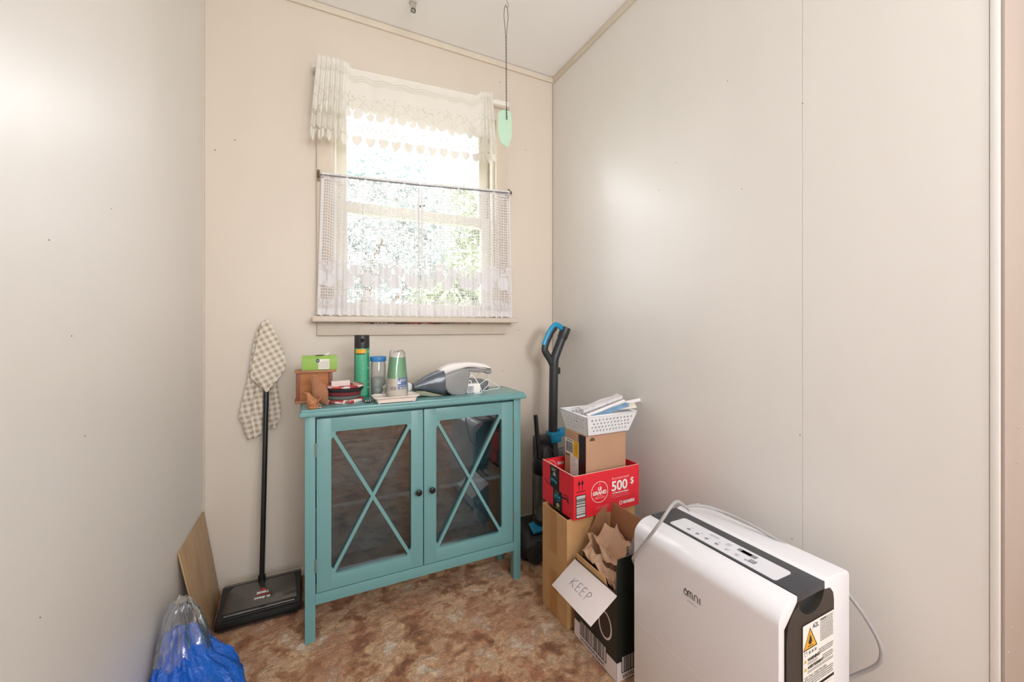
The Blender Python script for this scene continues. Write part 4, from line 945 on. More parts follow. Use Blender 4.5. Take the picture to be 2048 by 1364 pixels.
# ================================================================== cartons
m_card = mat('cardboard', '#c49a6a', .75, var=.10, vscale=14, bump=.03); m_card2 = mat('cardboard_pale', '#b58e72', .75, var=.08, vscale=12, bump=.03); m_cardin = mat('cardboard_inside', '#91694a', .8)
m_edge = mat('cardboard_edge', '#d9bd95', .8); m_tape = mat('brown_tape', '#b5834f', .35)
def open_box(b, x0, x1, y0, y1, z0, z1, t=.004, mi=0):
    b.box(x0, x1, y0, y0+t, z0, z1, mi); b.box(x0, x1, y1-t, y1, z0, z1, mi); b.box(x0, x0+t, y0+t, y1-t, z0, z1, mi); b.box(x1-t, x1, y0+t, y1-t, z0, z1, mi); b.box(x0+t, x1-t, y0+t, y1-t, z0, z0+t, mi)
bx = thing('cardboard_box', 'tall tan cardboard box on the floor under the red box', 'box', (.89, 1.18, 0))
b = MB(); open_box(b, .750, 1.040, 1.106, 1.262, 0, .358); b.obj('box_body', m_card, bx)
b = MB(); b.prism([(.755, 1.112, .354), (.755, 1.256, .354), (.785, 1.256, .25), (.785, 1.112, .25)], (.003, 0, 0)); b.obj('flap', m_cardin, bx)
f = Face((.750, 1.262, .358), (0, -1, 0), (0, 0, -1)); f.rect(.050, .0, .095, .145, 0); f.rect(.050, .205, .095, .357, 0)
rr = random.Random(2)
f.text('AV', .075, .235, .032, 1, .0009, .0, 'LEFT', rot=-1.4); f.obj('tape', [m_tape, mat('marker_brown', '#9c5a3c', .7)], bx, 'strip of brown parcel tape down the side')

# red box
m_red = mat('carton_red', '#dc2836', .45); m_redd = mat('carton_red_dark', '#7c1420', .5); m_prw = mat('print_white', '#e8e6e2', .5); m_prk = mat('print_black', '#1c1b1d', .5); m_prb = mat('print_blue', '#2aa0c8', .5); m_prp = mat('print_pink', '#f2a0a4', .5)
rx0, rx1, ry0, ry1, rz0, rz1 = .768, 1.050, 1.094, 1.292, .3585, .502
rb = thing('red_carton', 'red printed open carton resting on the tall tan cardboard box', 'box', (.91, 1.19, rz0))
b = MB(); open_box(b, rx0, rx1, ry0, ry1, rz0, rz1, .0035); b.obj('carton_body', m_red, rb)
b = MB(); e = .0003
b.box(rx0-.0002, rx0+.0037, ry0, ry1, rz1, rz1+.0006); b.box(rx0, rx1, ry0-.0002, ry0+.0037, rz1, rz1+.0004); b.obj('cut_edge', mat('cut_edge_pink', '#eec6b8', .8), rb)
f = Face((rx0, ry0, rz1), (1, 0, 0), (0, 0, -1)); W, Hh = rx1-rx0, rz1-rz0
for u in (.070, .115):
    uu = u*W+.002; f.poly([(uu-.006, .030), (uu, .014), (uu+.006, .030)], 1); f.rect(uu-.0012, .028, uu+.0012, .048, 1)
f.rect(.010, .0515, .046, .0540, 1)
f.rect(.0085, .064, .0485, .140, 1, .0003); f.rect(.011, .067, .046, .137, 0, .0005); f.bars(.011, .070, .046, .134, 1, 20, True, .0007)
f.ring(.106, .068, .036, .0018, 0)
f.poly([(.1045, .0415), (.106, .039), (.1075, .0415), (.106, .044)], 0)
f.text('LE', .106, .0615, .0150, 0, .0006, .0007, 'CENTER'); f.text('GRAND', .106, .076, .0165, 0, .0006, .0007, 'CENTER'); f.text('NETTOYAGE', .106, .0815, .0040, 0, .0006, 0, 'CENTER'); f.text('DÉBALLAGE', .106, .0895, .0078, 3, .0006, .0002, 'CENTER')
f.text('Économisez jusqu\'à', .158, .036, .0105, 3, .0006, .0002, sx=.95)
f.text('500', .156, .075, .047, 0, .0006, .0012, sx=1.02); f.text('$', .240, .062, .032, 0, .0006, .0003)
f.text('sur l\'Internet avec Rogers.', .161, .085, .0068, 0, .0006, .0003)
for k, (a, c) in enumerate(((.154, .245), (.158, .236))): f.text('Commandez aujourd\'hui votre forfait et', a, .0925+k*.0065, .0048, 3, .0006, 0)
f.ring(.198, .1215, .0072, .0028, 0, a0=-60, a1=250); f.ring(.198, .1215, .0072, .0028, 0, a0=260, a1=290)
f.text('ROGERS', .209, .1262, .0135, 0, .0006, .0008)
for k, v in enumerate((.118, .124)): f.text('Numérisez pour voir l\'offre', .092, v, .0048, 3, .0006, 0)
f.rect(W-.004, .0235, W, .0255, 1)
f.obj('front_print', [m_prw, m_prk, m_prb, m_prp], rb, 'white lettering on red')
f = Face((rx0, ry1, rz1), (0, -1, 0), (0, 0, -1)); WL = ry1-ry0
f.poly([(.054, .002), (.112, .002), (.112, .078), (.054, .078)], 1, .0005); f.poly([(.074, .074), (.130, .078), (.130, Hh), (.074, Hh)], 1, .0007)
f.text('prime', .060, .054, .019, 2, .0010, .0006, rot=-.1, sx=.85); f.ring(.082, .042, .022, .0020, 2, .0009, .010, 200, 340)
f.text('prime', .082, .104, .019, 2, .0012, .0006, sx=.85); f.ring(.101, .104, .020, .0020, 2, .0012, .010, 20, 160)
for (u_, v_) in ((.083, .028), (.105, .128)): f.ring(u_, v_, .009, .0022, 4, .0011, .0065); f.rect(u_-.004, v_-.003, u_+.004, v_+.003, 4, .0011)
for k in range(3):
    f.rect(.064, .009+k*.004, .094-.004*k, .0105+k*.004, 4, .0010); f.rect(.086, .082+k*.004, .112, .0832+k*.004, 5, .0011)
for k in range(3): f.rect(.088, .137+k*.002, .120, .138+k*.002, 5, .0011)
f.ring(.045, .058, .026, .004, 1, .0004, .020, 90, 170); f.line([(.130, .092), (.158, .088), (.166, .096)], .006, 1, .0004); f.line([(.142, .078), (.160, .078), (.168, .088), (.166, .102)], .0035, 1, .0004)
f.rect(0, .024, .008, .026, 1)
f.obj('side_print', [m_prw, m_prk, m_prb, m_prp, mat('print_cream', '#cfc9a8', .6), mat('print_olive', '#8f8f55', .6)], rb, 'black parcel tape with blue lettering')
f = Face((rx0+.004, ry1-.0036, rz1), (1, 0, 0), (0, 0, -1)); f.n = Vector((0, -1, 0)); f.ring(.030, .030, .022, .0012, 0); f.text('LE', .030, .024, .009, 0, .0006, .0003, 'CENTER'); f.text('GRAND', .030, .034, .010, 0, .0006, .0003, 'CENTER')
f.text('500$', .058, .028, .014, 0, .0006, .0004); f.obj('back_print', [m_prw], rb)

# brown carton standing in the red one
bx0, bx1, by0, by1, bz0, bz1 = .838, 1.014, 1.122, 1.250, .3635, .618
bb = thing('shipping_carton', 'closed brown shipping carton with labels standing inside the red carton', 'box', (.926, 1.186, bz0))
b = MB(); b.box(bx0, bx1, by0, by1, bz0, bz1, 0, .0015); b.obj('carton_body', m_card2, bb)
b = MB(); b.prism([(bx0+.001, by0+.004, bz1+.0005), (bx0+.001, by1-.002, bz1+.0005), (bx0+.010, by1-.004, bz1+.0025), (bx0+.010, by0+.006, bz1+.0025)], (0, 0, .0012)); b.obj('top_flap', m_edge, bb)
f = Face((bx0, by1, bz1), (0, -1, 0), (0, 0, -1)); WL = by1-by0
f.rect(.086, 0, WL, bz1-bz0, 1, .0004)
f.rect(.004, .030, .088, .083, 0, .0006); f.bars(.008, .040, .052, .078, 2, 22, False, .0008, 4); f.rect(.012, .033, .054, .036, 2, .0008)
f.rect(.056, .030, .086, .086, 3, .0009); f.text('POUT', .069, .040, .013, 4, .0011, .0, rot=-PI/2)
f.rect(.036, .084, .086, .200, 0, .0006)
for k in range(6): f.rect(.041, .090+k*.006, .080-(k % 3)*.008, .0925+k*.006, 5, .0008)
f.rect(.040, .126, .082, .1265, 5, .0008); f.bars(.050, .158, .082, .172, 2, 14, False, .0008, 6); f.rect(.052, .180, .082, .184, 2, .0008); f.rect(.008, .088, .030, .0915, 2, .0008)
f.obj('shipping_label', [m_prw, mat('tape_dark', '#2c2320', .35), m_prk, mat('label_yellow2', '#d9a91c', .5), mat('label_orange', '#a8741a', .5), mat('label_grey', '#b6b4ae', .6)], bb, 'white barcode labels with a yellow sticker beside dark tape')
f = Face((bx0, by0, bz1), (1, 0, 0), (0, 0, -1)); f.poly([(.016+.011*(1-math.cos(a*PI/10)), .018-.012*math.sin(a*PI/10)) for a in range(11)], 0); f.obj('hand_hole', [mat('hole_brown', '#5c4a34', .9)], bb)

# white basket
kx0, kx1, ky0, ky1, kz0, kz1 = .826, 1.045, 1.100, 1.262, bz1+.0045, .690
m_bk = mat('basket_white', '#dfe2e6', .4)
bk = thing('plastic_basket', 'white perforated plastic basket on top of the box stack', 'basket', (.935, 1.18, kz0))
def perforated(b, A, B, C, D, nu, nv, margin, hole, th=.0022, hseg=6):
    """panel A(top left) B(top right) C(bottom right) D(bottom left) with staggered elliptical holes cut as real openings"""
    A, B, C, D = map(Vector, (A, B, C, D)); n = (B-A).cross(D-A).normalized()*th
    P = lambda u, v: A.lerp(B, u).lerp(D.lerp(C, u), v)
    W = (B-A).length; Hh = (D-A).length; mu, mv = margin[0]/W, margin[1]/Hh
    V = []; F = []
    def q(u, v): V.append(P(u, v)); return len(V)-1
    def quad(u0, v0, u1, v1): a = [q(u0, v0), q(u1, v0), q(u1, v1), q(u0, v1)]; F.append(a)
    quad(0, 0, 1, mv); quad(0, 1-mv, 1, 1)
    for r in range(nv):
        v0 = mv+(1-2*mv)*r/nv; v1 = mv+(1-2*mv)*(r+1)/nv; cw = (1-2*mu)/nu; off = (cw*.5 if r % 2 else 0)
        us = [mu+off+cw*k for k in range(nu+(0 if r % 2 else 1))]
        quad(0, v0, us[0], v1); quad(us[-1], v0, 1, v1)
        for a, c in zip(us, us[1:]):
            cu_, cv_ = (a+c)/2, (v0+v1)/2; hr = hole/W; hv_ = hole/Hh
            # frame of the cell around the hole, octagon to square
            oc = [(cu_+hr*math.cos(math.radians(t)), cv_+hv_*math.sin(math.radians(t))) for t in range(-180+22, 180, 45)]
            sq = [(a, v0), (c, v0), (c, v1), (a, v1)]
            oi = [q(*p) for p in oc]; si = [q(*p) for p in sq]
            # oc indices: angles -158,-113,-68,-23,22,67,112,157
            F += [[si[0], oi[1], oi[0]], [si[0], si[1], oi[2], oi[1]], [si[1], oi[3], oi[2]], [si[1], si[2], oi[4], oi[3]], [si[2], oi[5], oi[4]], [si[2], si[3], oi[6], oi[5]], [si[3], oi[7], oi[6]], [si[3], si[0], oi[0], oi[7]]]
    m0 = len(V); V2 = V+[v-n for v in V]; b.add(V2, F+[[i+m0 for i in f[::-1]] for f in F])
b = MB(); ins = .016
TL, TR = (kx0, ky0, kz1), (kx1, ky0, kz1); BL, BR = (kx0+ins, ky0+ins, kz0), (kx1-ins*1.6, ky0+ins, kz0)
TLb, TRb = (kx0, ky1, kz1), (kx1, ky1, kz1); BLb, BRb = (kx0+ins, ky1-ins, kz0), (kx1-ins*1.6, ky1-ins, kz0)
perforated(b, TL, TR, BR, BL, 12, 4, (.012, .009), .0040); perforated(b, TLb, TL, BL, BLb, 8, 4, (.012, .009), .0040)
perforated(b, TR, TRb, BRb, BR, 8, 4, (.012, .009), .0040); perforated(b, TRb, TLb, BLb, BRb, 12, 4, (.012, .009), .0040)
b.box(kx0+ins, kx1-ins*1.6, ky0+ins, ky1-ins, kz0, kz0+.002)
b.tube([TL, TR], .003, 0, 8); b.tube([TR, TRb], .003, 0, 8); b.tube([TRb, TLb], .003, 0, 8); b.tube([TLb, TL], .003, 0, 8)
b.obj('basket_shell', m_bk, bk, auto=0)
def folded(nm, pts, wdt, th, m, lab, cat, wav=.0015):
    """a folded sheet: path of points along its length, width vector"""
    b = MB(); P = spline(pts, 6); w_ = Vector(wdt); V = []; F = []; n = len(P); m_ = 7
    for i, p in enumerate(P):
        for k in range(m_):
            a = k/(m_-1); V.append(p+w_*a+Vector((0, 0, th+wav*math.sin(i*.8+k*1.3))))
        for k in range(m_-1, -1, -1): V.append(p+w_*(k/(m_-1))+Vector((0, 0, 0)))
    r = 2*m_
    for i in range(n-1):
        for k in range(r): F.append((i*r+k, i*r+(k+1) % r, (i+1)*r+(k+1) % r, (i+1)*r+k))
    F.append(list(range(r))[::-1]); F.append([(n-1)*r+k for k in range(r)]); b.add(V, F, 0, True)
    o = b.obj(nm, m, auto=30); return tag(o, lab, cat)
folded('blue_cloth', [(.872, 1.122, .674), (.94, 1.122, .688), (1.01, 1.122, .703), (1.032, 1.124, .706)], (.004, .022, 0), .008, mat('cloth_blue', '#7ea6c9', .9, var=.2, vscale=40), 'folded light blue cloth lying in the white basket', 'cloth')
b = MB(); b.tube([(.962, 1.118, .694), (1.02, 1.119, .705), (1.036, 1.121, .706), (1.038, 1.121, .702)], .0065, 0, 10, flat=.8)
folded('newspaper', [(.855, 1.158, .690), (.93, 1.166, .703), (1.02, 1.172, .720), (1.045, 1.174, .724)], (.010, .040, .002), .010, mat('newsprint', '#dcd8dc', .7, var=.16, vscale=60, stretch=(1, 4, 1)), 'folded pale newspaper lying across the white basket', 'newspaper')
b = MB(); b.tube([(.86, 1.148, .681), (1.045, 1.166, .716)], .0065, 0, 12); o = b.obj('paper_roll', mat('paper_white', '#e6e4e6', .6)); tag(o, 'thin white paper roll along the front edge of the newspaper', 'roll')
b = MB(); b.tube([at(1228, 811, y=1.205), at(1284, 799, y=1.20)], .0078, 0, 14)
b.add([], []); o = b.obj('rolled_paper', mat('paper_white', '#e6e4e6', .6)); tag(o, 'white rolled tube sticking out over the basket towards the wall', 'roll')
b = MB(); b.prism([(1.000, 1.175, .699), (1.060, 1.165, .704), (1.082, 1.152, .704), (1.064, 1.120, .697), (.99, 1.13, .694)], (0, 0, .006), 0, .001); o = b.obj('cream_tray', mat('cream_plastic', '#e3ddd2', .5)); tag(o, 'cream flat piece with pointed end jutting from the basket', 'lid')

# ================================================================== open wine carton with packing paper
m_blkc = mat('carton_black', '#20241f', .4); m_wht = mat('carton_white', '#ddd3d2', .5); m_kraft = mat('kraft_paper', '#c4a287', .5, var=.08, vscale=20)
ox0, ox1, oy0, oy1, oz = .763, .905, .880, 1.082, .243
ob = thing('wine_carton', 'open black and white carton full of brown packing paper', 'box', (.834, .98, 0))
b = MB(); t = .004
b.box(ox0, ox1, oy0, oy0+t, 0, oz); b.box(ox0, ox1, oy1-t, oy1, 0, oz); b.box(ox0, ox0+t, oy0+t, oy1-t, 0, oz); b.box(ox1-t, ox1, oy0+t, oy1-t, 0, oz)
b.box(ox0+t, ox1-t, oy0+t, oy1-t, 0, t); b.obj('carton_body', m_blkc, ob)
b = MB(); t2 = .0006
b.box(ox0+t, ox0+t+t2, oy0+t, oy1-t, t, oz); b.box(ox1-t-t2, ox1-t, oy0+t, oy1-t, t, oz); b.box(ox0+t, ox1-t, oy0+t, oy0+t+t2, t, oz); b.box(ox0+t, ox1-t, oy1-t-t2, oy1-t, t, oz); b.obj('lining', m_cardin, ob, 'brown inside of the carton')
f = Face((ox0, oy1, oz), (0, -1, 0), (0, 0, -1)); D = oy1-oy0
f.rect(0, oz-.053, D, oz, 0); f.ring(.152, .114, .030, .0055, 0, .0006, .040); f.disc(.152, .114, .0235, 3, .0005, .034)
f.rect(.030, oz-.068, .158, oz-.020, 2, .0006); f.rect(.033, oz-.065, .155, oz-.023, 0, .0008); f.bars(.036, oz-.065, .152, oz-.023, 1, 34, False, .0010, 9)
f.text('SAUVIGNON BLANC', .150, oz-.006, .0125, 1, .0008, .0003, 'RIGHT')
f.obj('side_print', [m_wht, m_prk, m_blkc, mat('print_dark_brown', '#3a2a22', .6)], ob, 'white band with a barcode and an oval ring')
f = Face((ox0, oy0, oz), (1, 0, 0), (0, 0, -1)); f.rect(0, oz-.053, ox1-ox0, oz, 0); f.rect(.016, oz-.068, .130, oz-.020, 2, .0006); f.rect(.019, oz-.065, .127, oz-.023, 0, .0008); f.bars(.024, oz-.065, .122, oz-.023, 1, 26, False, .0010, 11)
f.text('SAUVIGNON BLANC', .020, oz-.006, .0125, 1, .0008, .0003)
f.obj('front_print', [m_wht, m_prk, m_blkc], ob, 'white band with a barcode')
# flaps
fl = MB(); A, B_, C, D_ = Vector((ox0, oy1-.001, oz)), Vector((ox0, oy0, oz)), Vector((.673, oy0+.002, .186)), Vector((.675, oy1-.002, .184))
nrm = (B_-A).cross(D_-A).normalized(); nrm = nrm if nrm.z > 0 else -nrm
fl.prism([A, B_, C, D_], -nrm*.003, 0, .0006); flap = fl.obj('flap', m_wht, ob, 'white folded-down flap with the word KEEP in pen')
f = Face(A+nrm*.0004, (B_-A), (D_-A)); f.n = nrm
pen = .0016
def stroke(L): f.line(L, pen, 0, .0004)
f2 = f
# KEEP written with the top of the letters towards the box, as a hand would
u0, v0, s = .050, .068, .026
def T(x, y): return (u0+x*s, v0-y*s)
for L in ([(0, 0), (.1, 1)], [(.7, 1.05), (.08, .45), (.75, .0)], [(1.1, 0), (1.15, 1.0)], [(1.15, 1), (1.65, 1.0)], [(1.12, .5), (1.55, .55)], [(1.1, 0), (1.65, .02)], [(1.95, 0), (2.0, 1.0)], [(2.0, 1), (2.5, 1.02)], [(1.97, .5), (2.4, .55)], [(1.95, 0), (2.45, .0)], [(2.85, -.2), (2.9, .95)], [(2.9, .95), (3.2, 1.0), (3.4, .8), (3.25, .5), (2.9, .42)]):
    stroke([T(*p) for p in L])
f.obj('handwriting', [mat('pen_blue', '#6a6c86', .7)], flap)
b = MB(); b.prism([(ox0+.001, oy0+.002, oz), (ox1, oy0+.002, oz), (ox1+.004, oy0+.010, .338), (ox0+.014, oy0+.010, .334), (ox0+.008, oy0+.008, .31)], (0, .003, 0), 0, .0006); b.obj('flap', m_blkc, ob, 'black raised front flap')
b = MB(); b.prism([(ox1-.001, oy0+.03, oz), (ox1-.001, oy1-.001, oz), (ox1+.010, oy1-.004, .400), (ox1+.010, oy0+.05, .398)], (-.003, 0, 0), 0, .0006); b.obj('flap', m_cardin, ob, 'brown raised side flap')
b = MB(); b.prism([(.785, oy1-.001, oz), (ox1-.002, oy1-.001, oz), (ox1-.001, 1.098, .392), (.872, 1.098, .378), (.838, 1.094, .320)], (0, -.003, 0), 0, .0006)
b.obj('flap', m_cardin, ob, 'brown raised rear flap')
b = MB(); b.prism([(ox0+.006, oy1-.006, .235), (ox0+.006, oy0+.05, .235), (ox0+.002, oy0+.055, .262), (ox0-.002, oy1-.010, .266)], (.004, 0, 0), 0, .0008); b.obj('inner_divider', m_card, ob, 'brown inner card edge standing above the rim')
# crumpled sheets of packing paper
def crumple(nm, c, r, sc_, seed, lab, sub=4):
    b = MB(); bm = bmesh.new(); bmesh.ops.create_icosphere(bm, subdivisions=sub, radius=1)
    for v in bm.verts:
        p = v.co.copy(); o_ = Vector((seed*3.1, seed*1.7, seed)); d = 0
        for fr, am in ((1.1, .42), (2.3, .28), (4.6, .12)):
            q = p*fr+o_; d += am*(abs(noise.noise(q))*2.2-.45)
        v.co = Vector((p.x*sc_[0], p.y*sc_[1], p.z*sc_[2]))*r*(1+d)+Vector(c)
    bmesh.ops.decimate = None if False else None
    V = [v.co.copy() for v in bm.verts]; bm.verts.index_update(); F = [[v.index for v in f_.verts] for f_ in bm.faces]; bm.free()
    for v in V: v.x = min(max(v.x, ox0+.006), ox1-.006); v.y = min(max(v.y, oy0+.014), oy1-.014)
    b.add(V, F, 0, False); o = b.obj(nm, m_kraft, auto=0)
    return tag(o, lab, 'packing paper', 'crumpled packing paper in the open carton')
# a rumpled sheet with long sharp ridges, as a height field wrapped over the fill
def rumpled(lab, corners, nx, ny, amp, seed, lift=0):
    amp *= 1.25
    A, B_, C, D_ = map(Vector, corners); V = []; F = []
    for j in range(ny+1):
        for i in range(nx+1):
            u, v = i/nx, j/ny; p = A.lerp(B_, u).lerp(D_.lerp(C, u), v)
            q = Vector((p.x*17+seed, p.y*15, p.z*8)); q2 = Vector((p.x*44, p.y*36+seed, p.z*14))
            h = amp*(1-2.6*abs(noise.noise(q)))+amp*.30*(1-2.6*abs(noise.noise(q2+Vector((noise.noise(q)*1.5, 0, 0)))))
            p = p+Vector((.006*noise.noise(q*1.3+Vector((9, 0, 0))), .006*noise.noise(q*1.3+Vector((0, 9, 0))), h+lift)); V.append(p)
    F = [(j*(nx+1)+i, j*(nx+1)+i+1, (j+1)*(nx+1)+i+1, (j+1)*(nx+1)+i) for j in range(ny) for i in range(nx)]
    b = MB(); b.add(V, F, 0, True); o = b.obj('packing_paper', m_kraft, auto=18); md = o.modifiers.new('thick', 'SOLIDIFY'); md.thickness = .0009
    return tag(o, lab, 'packing paper', 'crumpled packing paper in the open carton')
rumpled('large crumpled brown packing paper sheet filling the open carton', [(.776, .905, .215), (.895, .905, .235), (.893, 1.066, .305), (.780, 1.066, .262)], 46, 52, .022, 2)
rumpled('brown packing paper crest rising in the middle of the open carton', [(.800, .960, .245), (.885, .930, .270), (.893, 1.030, .330), (.812, 1.060, .300)], 34, 34, .018, 11, .012)
b = MB(); P = [(1175, 1066), (1184, 1066), (1198, 1074), (1209, 1085), (1204, 1098), (1186, 1104), (1180, 1085)]
b.prism([at(px, py, y=1.060-.0003*(px-1175)) for px, py in P], (.0004, .0012, 0)); o = b.obj('packing_paper', m_kraft, auto=0); tag(o, 'pointed corner of brown packing paper standing up at the rear of the carton', 'packing paper', 'crumpled packing paper in the open carton')
b = MB(); P = [(1240, 1082), (1247, 1068), (1252, 1058), (1257, 1060), (1261, 1066), (1266, 1072), (1266, 1090), (1250, 1092)]
b.prism([at(px, py, y=1.030) for px, py in P], (.0, .0012, .0003)); o = b.obj('packing_paper', m_kraft, auto=0); tag(o, 'torn upper edge of brown packing paper beside the air conditioner', 'packing paper', 'crumpled packing paper in the open carton')
b = MB(); P = [(1224, 1186), (1240, 1150), (1246, 1120), (1262, 1088), (1268, 1072), (1268, 1120), (1246, 1124), (1238, 1190)]
b.prism([at(px, py, y=.905+.0004*(1268-px)) for px, py in P], (0, .0008, 0)); o = b.obj('plastic_sleeve', bagmat('sleeve', '#d8d0d2', .35, '#ffffff'), auto=0)
f = Face(at(1252, 1092, y=.903), at(1262, 1088, y=.903)-at(1252, 1092, y=.903), (0, 0, -1))
for k in range(5): f.rect(.001, .004+k*.0052, .012-(k % 2)*.003, .0068+k*.0052, 0)
f.obj('sleeve_print', [m_prk], o); tag(o, 'clear plastic sleeve with dark print standing in the open carton', 'sleeve')

# ================================================================== air conditioner
ax0, ax1, ay0, ay1, at_ = .777, 1.034, .452, .828, .475
m_ac = mat('ac_white', '#e2e3e9', .22, spec=.5, coat=.2); m_acd = mat('ac_dark', '#3d3f45', .38, spec=.4); m_acs = mat('ac_side', '#38332f', .5); m_acp = mat('ac_panel_white', '#d9dbe2', .3)
ac = thing('air_conditioner', 'white and dark grey portable air conditioner by the right wall', 'air conditioner', (.905, .64, 0))
r = .040; prof = [(ax0, .02), (ax0, at_-r)]+[(ax0+.055*(1-math.cos(a*PI/20)), at_-r+r*math.sin(a*PI/20)) for a in range(1, 11)]
inner = [(ax0+.055, at_-.010), (ax0+.018, at_-r-.012), (ax0+.018, .02)]
b = MB(); b.prism([(x, ay0, z) for x, z in prof+[(ax0+.060, at_), (ax0+.060, at_-.012)]+inner[1:]], (0, ay1-ay0, 0), 0, .003, 2); shell = b.obj('front_shell', m_ac, ac, 'glossy white curved front shell')
f = Face((ax0, ay1, at_-.01), (0, -1, 0), (0, 0, -1)); f.n = Vector((-1, 0, 0))
q = at(1368, 1176, x=ax0); u_ = ay1-q.y; v_ = (at_-.01)-q.z; s = .0135; wd = (q.y-at(1403, 1190, x=ax0).y)
lw = .0022
def arc(cu, cv, ru, rv, a0, a1, w_=lw): f.line([(cu+ru*math.cos(math.radians(a0+(a1-a0)*k/14)), cv+rv*math.sin(math.radians(a0+(a1-a0)*k/14))) for k in range(15)], w_, 0)
L_ = wd/4.1
arc(u_+.40*L_, v_+.006, .38*L_, .0068, -60, 240); f.line([(u_+.40*L_, v_-.004), (u_+.40*L_, v_+.004)], lw, 0)
f.line([(u_+1.0*L_, v_+.0135), (u_+1.0*L_, v_+.001)], lw, 0); arc(u_+1.25*L_, v_+.004, .25*L_, .0055, 180, 360); f.line([(u_+1.5*L_, v_+.0135), (u_+1.5*L_, v_+.003)], lw, 0); arc(u_+1.75*L_, v_+.004, .25*L_, .0055, 180, 360); f.line([(u_+2.0*L_, v_+.0135), (u_+2.0*L_, v_+.003)], lw, 0)
f.line([(u_+2.45*L_, v_+.0135), (u_+2.45*L_, v_+.004)], lw, 0); arc(u_+2.85*L_, v_+.005, .40*L_, .0065, 180, 360); f.line([(u_+3.25*L_, v_+.0135), (u_+3.25*L_, v_+.004)], lw, 0)
f.line([(u_+3.75*L_, v_+.0135), (u_+3.75*L_, v_-.001)], lw*1.1, 0)
f.text('MAX', u_+.85*L_, v_+.0245, .0062, 1, .0005, 0, sx=2.0)
for v in f.mb.v: pass
q0, q1 = at(1270, 1238, x=ax0), at(1410, 1364, x=ax0); f.line([(ay1-q0.y, at_-.01-q0.z), (ay1-q1.y, at_-.01-q1.z)], .0008, 2)  # thin white diagonal line across the front shell
f.obj('logo', [mat('logo_grey', '#55555c', .5), mat('logo_light', '#a5a4aa', .5), mat('line_white', '#f4f2f2', .3)], shell, 'dark grey lettering')
b = MB()   # dark band across the top
b.prism([(.838, ay0+.001, at_-.014), (.838, ay0+.001, at_+.001), (.934, ay0+.001, at_+.001), (.934, ay0+.001, at_-.014)], (0, ay1-ay0-.002, 0), 0, .0015); band = b.obj('top_band', m_acd, ac, 'dark grey band along the top')
f = Face((.850, ay1, at_+.001), (0, -1, 0), (1, 0, 0)); f.n = Vector((0, 0, 1))
c4 = [at(px, py, z=at_+.001) for px, py in ((1337, 1046), (1372, 1036), (1586, 1146), (1553, 1161))]
ua = ay1-.5*(c4[0].y+c4[1].y); ub = ay1-.5*(c4[2].y+c4[3].y); va = -.006; vb = c4[2].x-.850-.002
rr_ = .008
P = []
for (cu_, cv_, a0) in ((ub-rr_, vb-rr_, 0), (ua+rr_, vb-rr_, 90), (ua+rr_, va+rr_, 180), (ub-rr_, va+rr_, 270)):
    for k in range(6): a = math.radians(a0+90*k/5); P.append((cu_+rr_*math.cos(a), cv_+rr_*math.sin(a)))
f.mb.prism([f.p(u, v, .0) for u, v in P], (0, 0, .0012), 0); W_ = ub-ua; H_ = vb-va
def R(u0, v0, u1, v1, mi): f.rect(ua+u0*W_, va+v0*H_, ua+u1*W_, va+v1*H_, mi, .0016)
R(.60, .62, .76, .84, 2); R(.632, .64, .715, .82, 1); R(.745, .26, .80, .50, 2); f.ring(ua+.772*W_, va+.38*H_, .0035, .001, 0, .0020)
for k, u in enumerate((.16, .255, .35, .45, .55, .64, .72)):
    R(u, .24, u+.030, .34, 3 if k == 4 else 2) if k < 4 else R(u, .26, u+.022, .32, 3)
    f.ring(ua+(u+.015)*W_, va+.30*H_, .0050, .0009, 3, .0018)
for u in (.17, .27, .36, .45): R(u+.01, .46, u+.016, .52, 2)
for k in range(3): R(.32+k*.005, .68+k*.05, .42, .70+k*.05, 3); R(.50, .58+k*.08, .545, .61+k*.08, 3)
f.obj('control_panel', [m_acp, mat('display_dark', '#4b4d55', .2), mat('icon_grey', '#80828c', .5), mat('icon_light', '#a9abb5', .5)], band, 'white control panel with a small dark display')
b = MB()   # rear body with the sloping ledge
b.prism([(.930, ay0+.003, .02), (.930, ay0+.003, at_+.000), (.945, ay0+.003, at_+.004), (ax1-.010, ay0+.003, at_-.002), (ax1, ay0+.003, at_-.012), (ax1, ay0+.003, .02)], (0, ay1-ay0-.006, 0), 0, .0025, 2); b.obj('rear_body', m_ac, ac, 'white rear body')
# dark end panels with a scooped grip
def end_panel(y0, sgn):
    b = MB(); P = [(.803, .02), (.803, .395), (.808, .425), (.822, .445), (.838, .452)]
    n = 10; gx, gr = .886, .048
    P += [(.842, .462)]+[(gx-gr*.92*math.cos(k*PI/n), .462-.036*math.sin(k*PI/n)) for k in range(1, n)]+[(.932, .462), (.938, .458), (.955, .456), (.965, .445), (.968, .43), (.968, .02)]
    b.prism([(x, y0, z) for x, z in P], (0, sgn*.012, 0), 0, 0); return b.obj('end_panel', m_acs, ac, 'dark end panel with grip recess')
ep = end_panel(ay0+.001, 1); end_panel(ay1-.001, -1)
b = MB(); b.box(.820, .968, ay0+.013, ay1-.013, .02, at_-.016); b.obj('inner_body', mat('ac_recess', '#24282b', .45), ac)
f = Face((.853, ay0, .411), (1, 0, 0), (0, 0, -1)); W_, H_ = .111, .128
f.rect(0, 0, W_, H_, 0, .0008)
tri = [(.024, .012), (.046, .048), (.004, .048)]; f.poly(tri, 1, .0011); f.poly([(.0245, .0085), (.050, .0505), (.001, .0505)], 2, .0009)
f.poly([(.024, .022), (.029, .030), (.031, .037), (.027, .041), (.021, .041), (.018, .036), (.021, .031)], 1 if 0 else 2, .0013); f.rect(.016, .0435, .033, .045, 2, .0013)
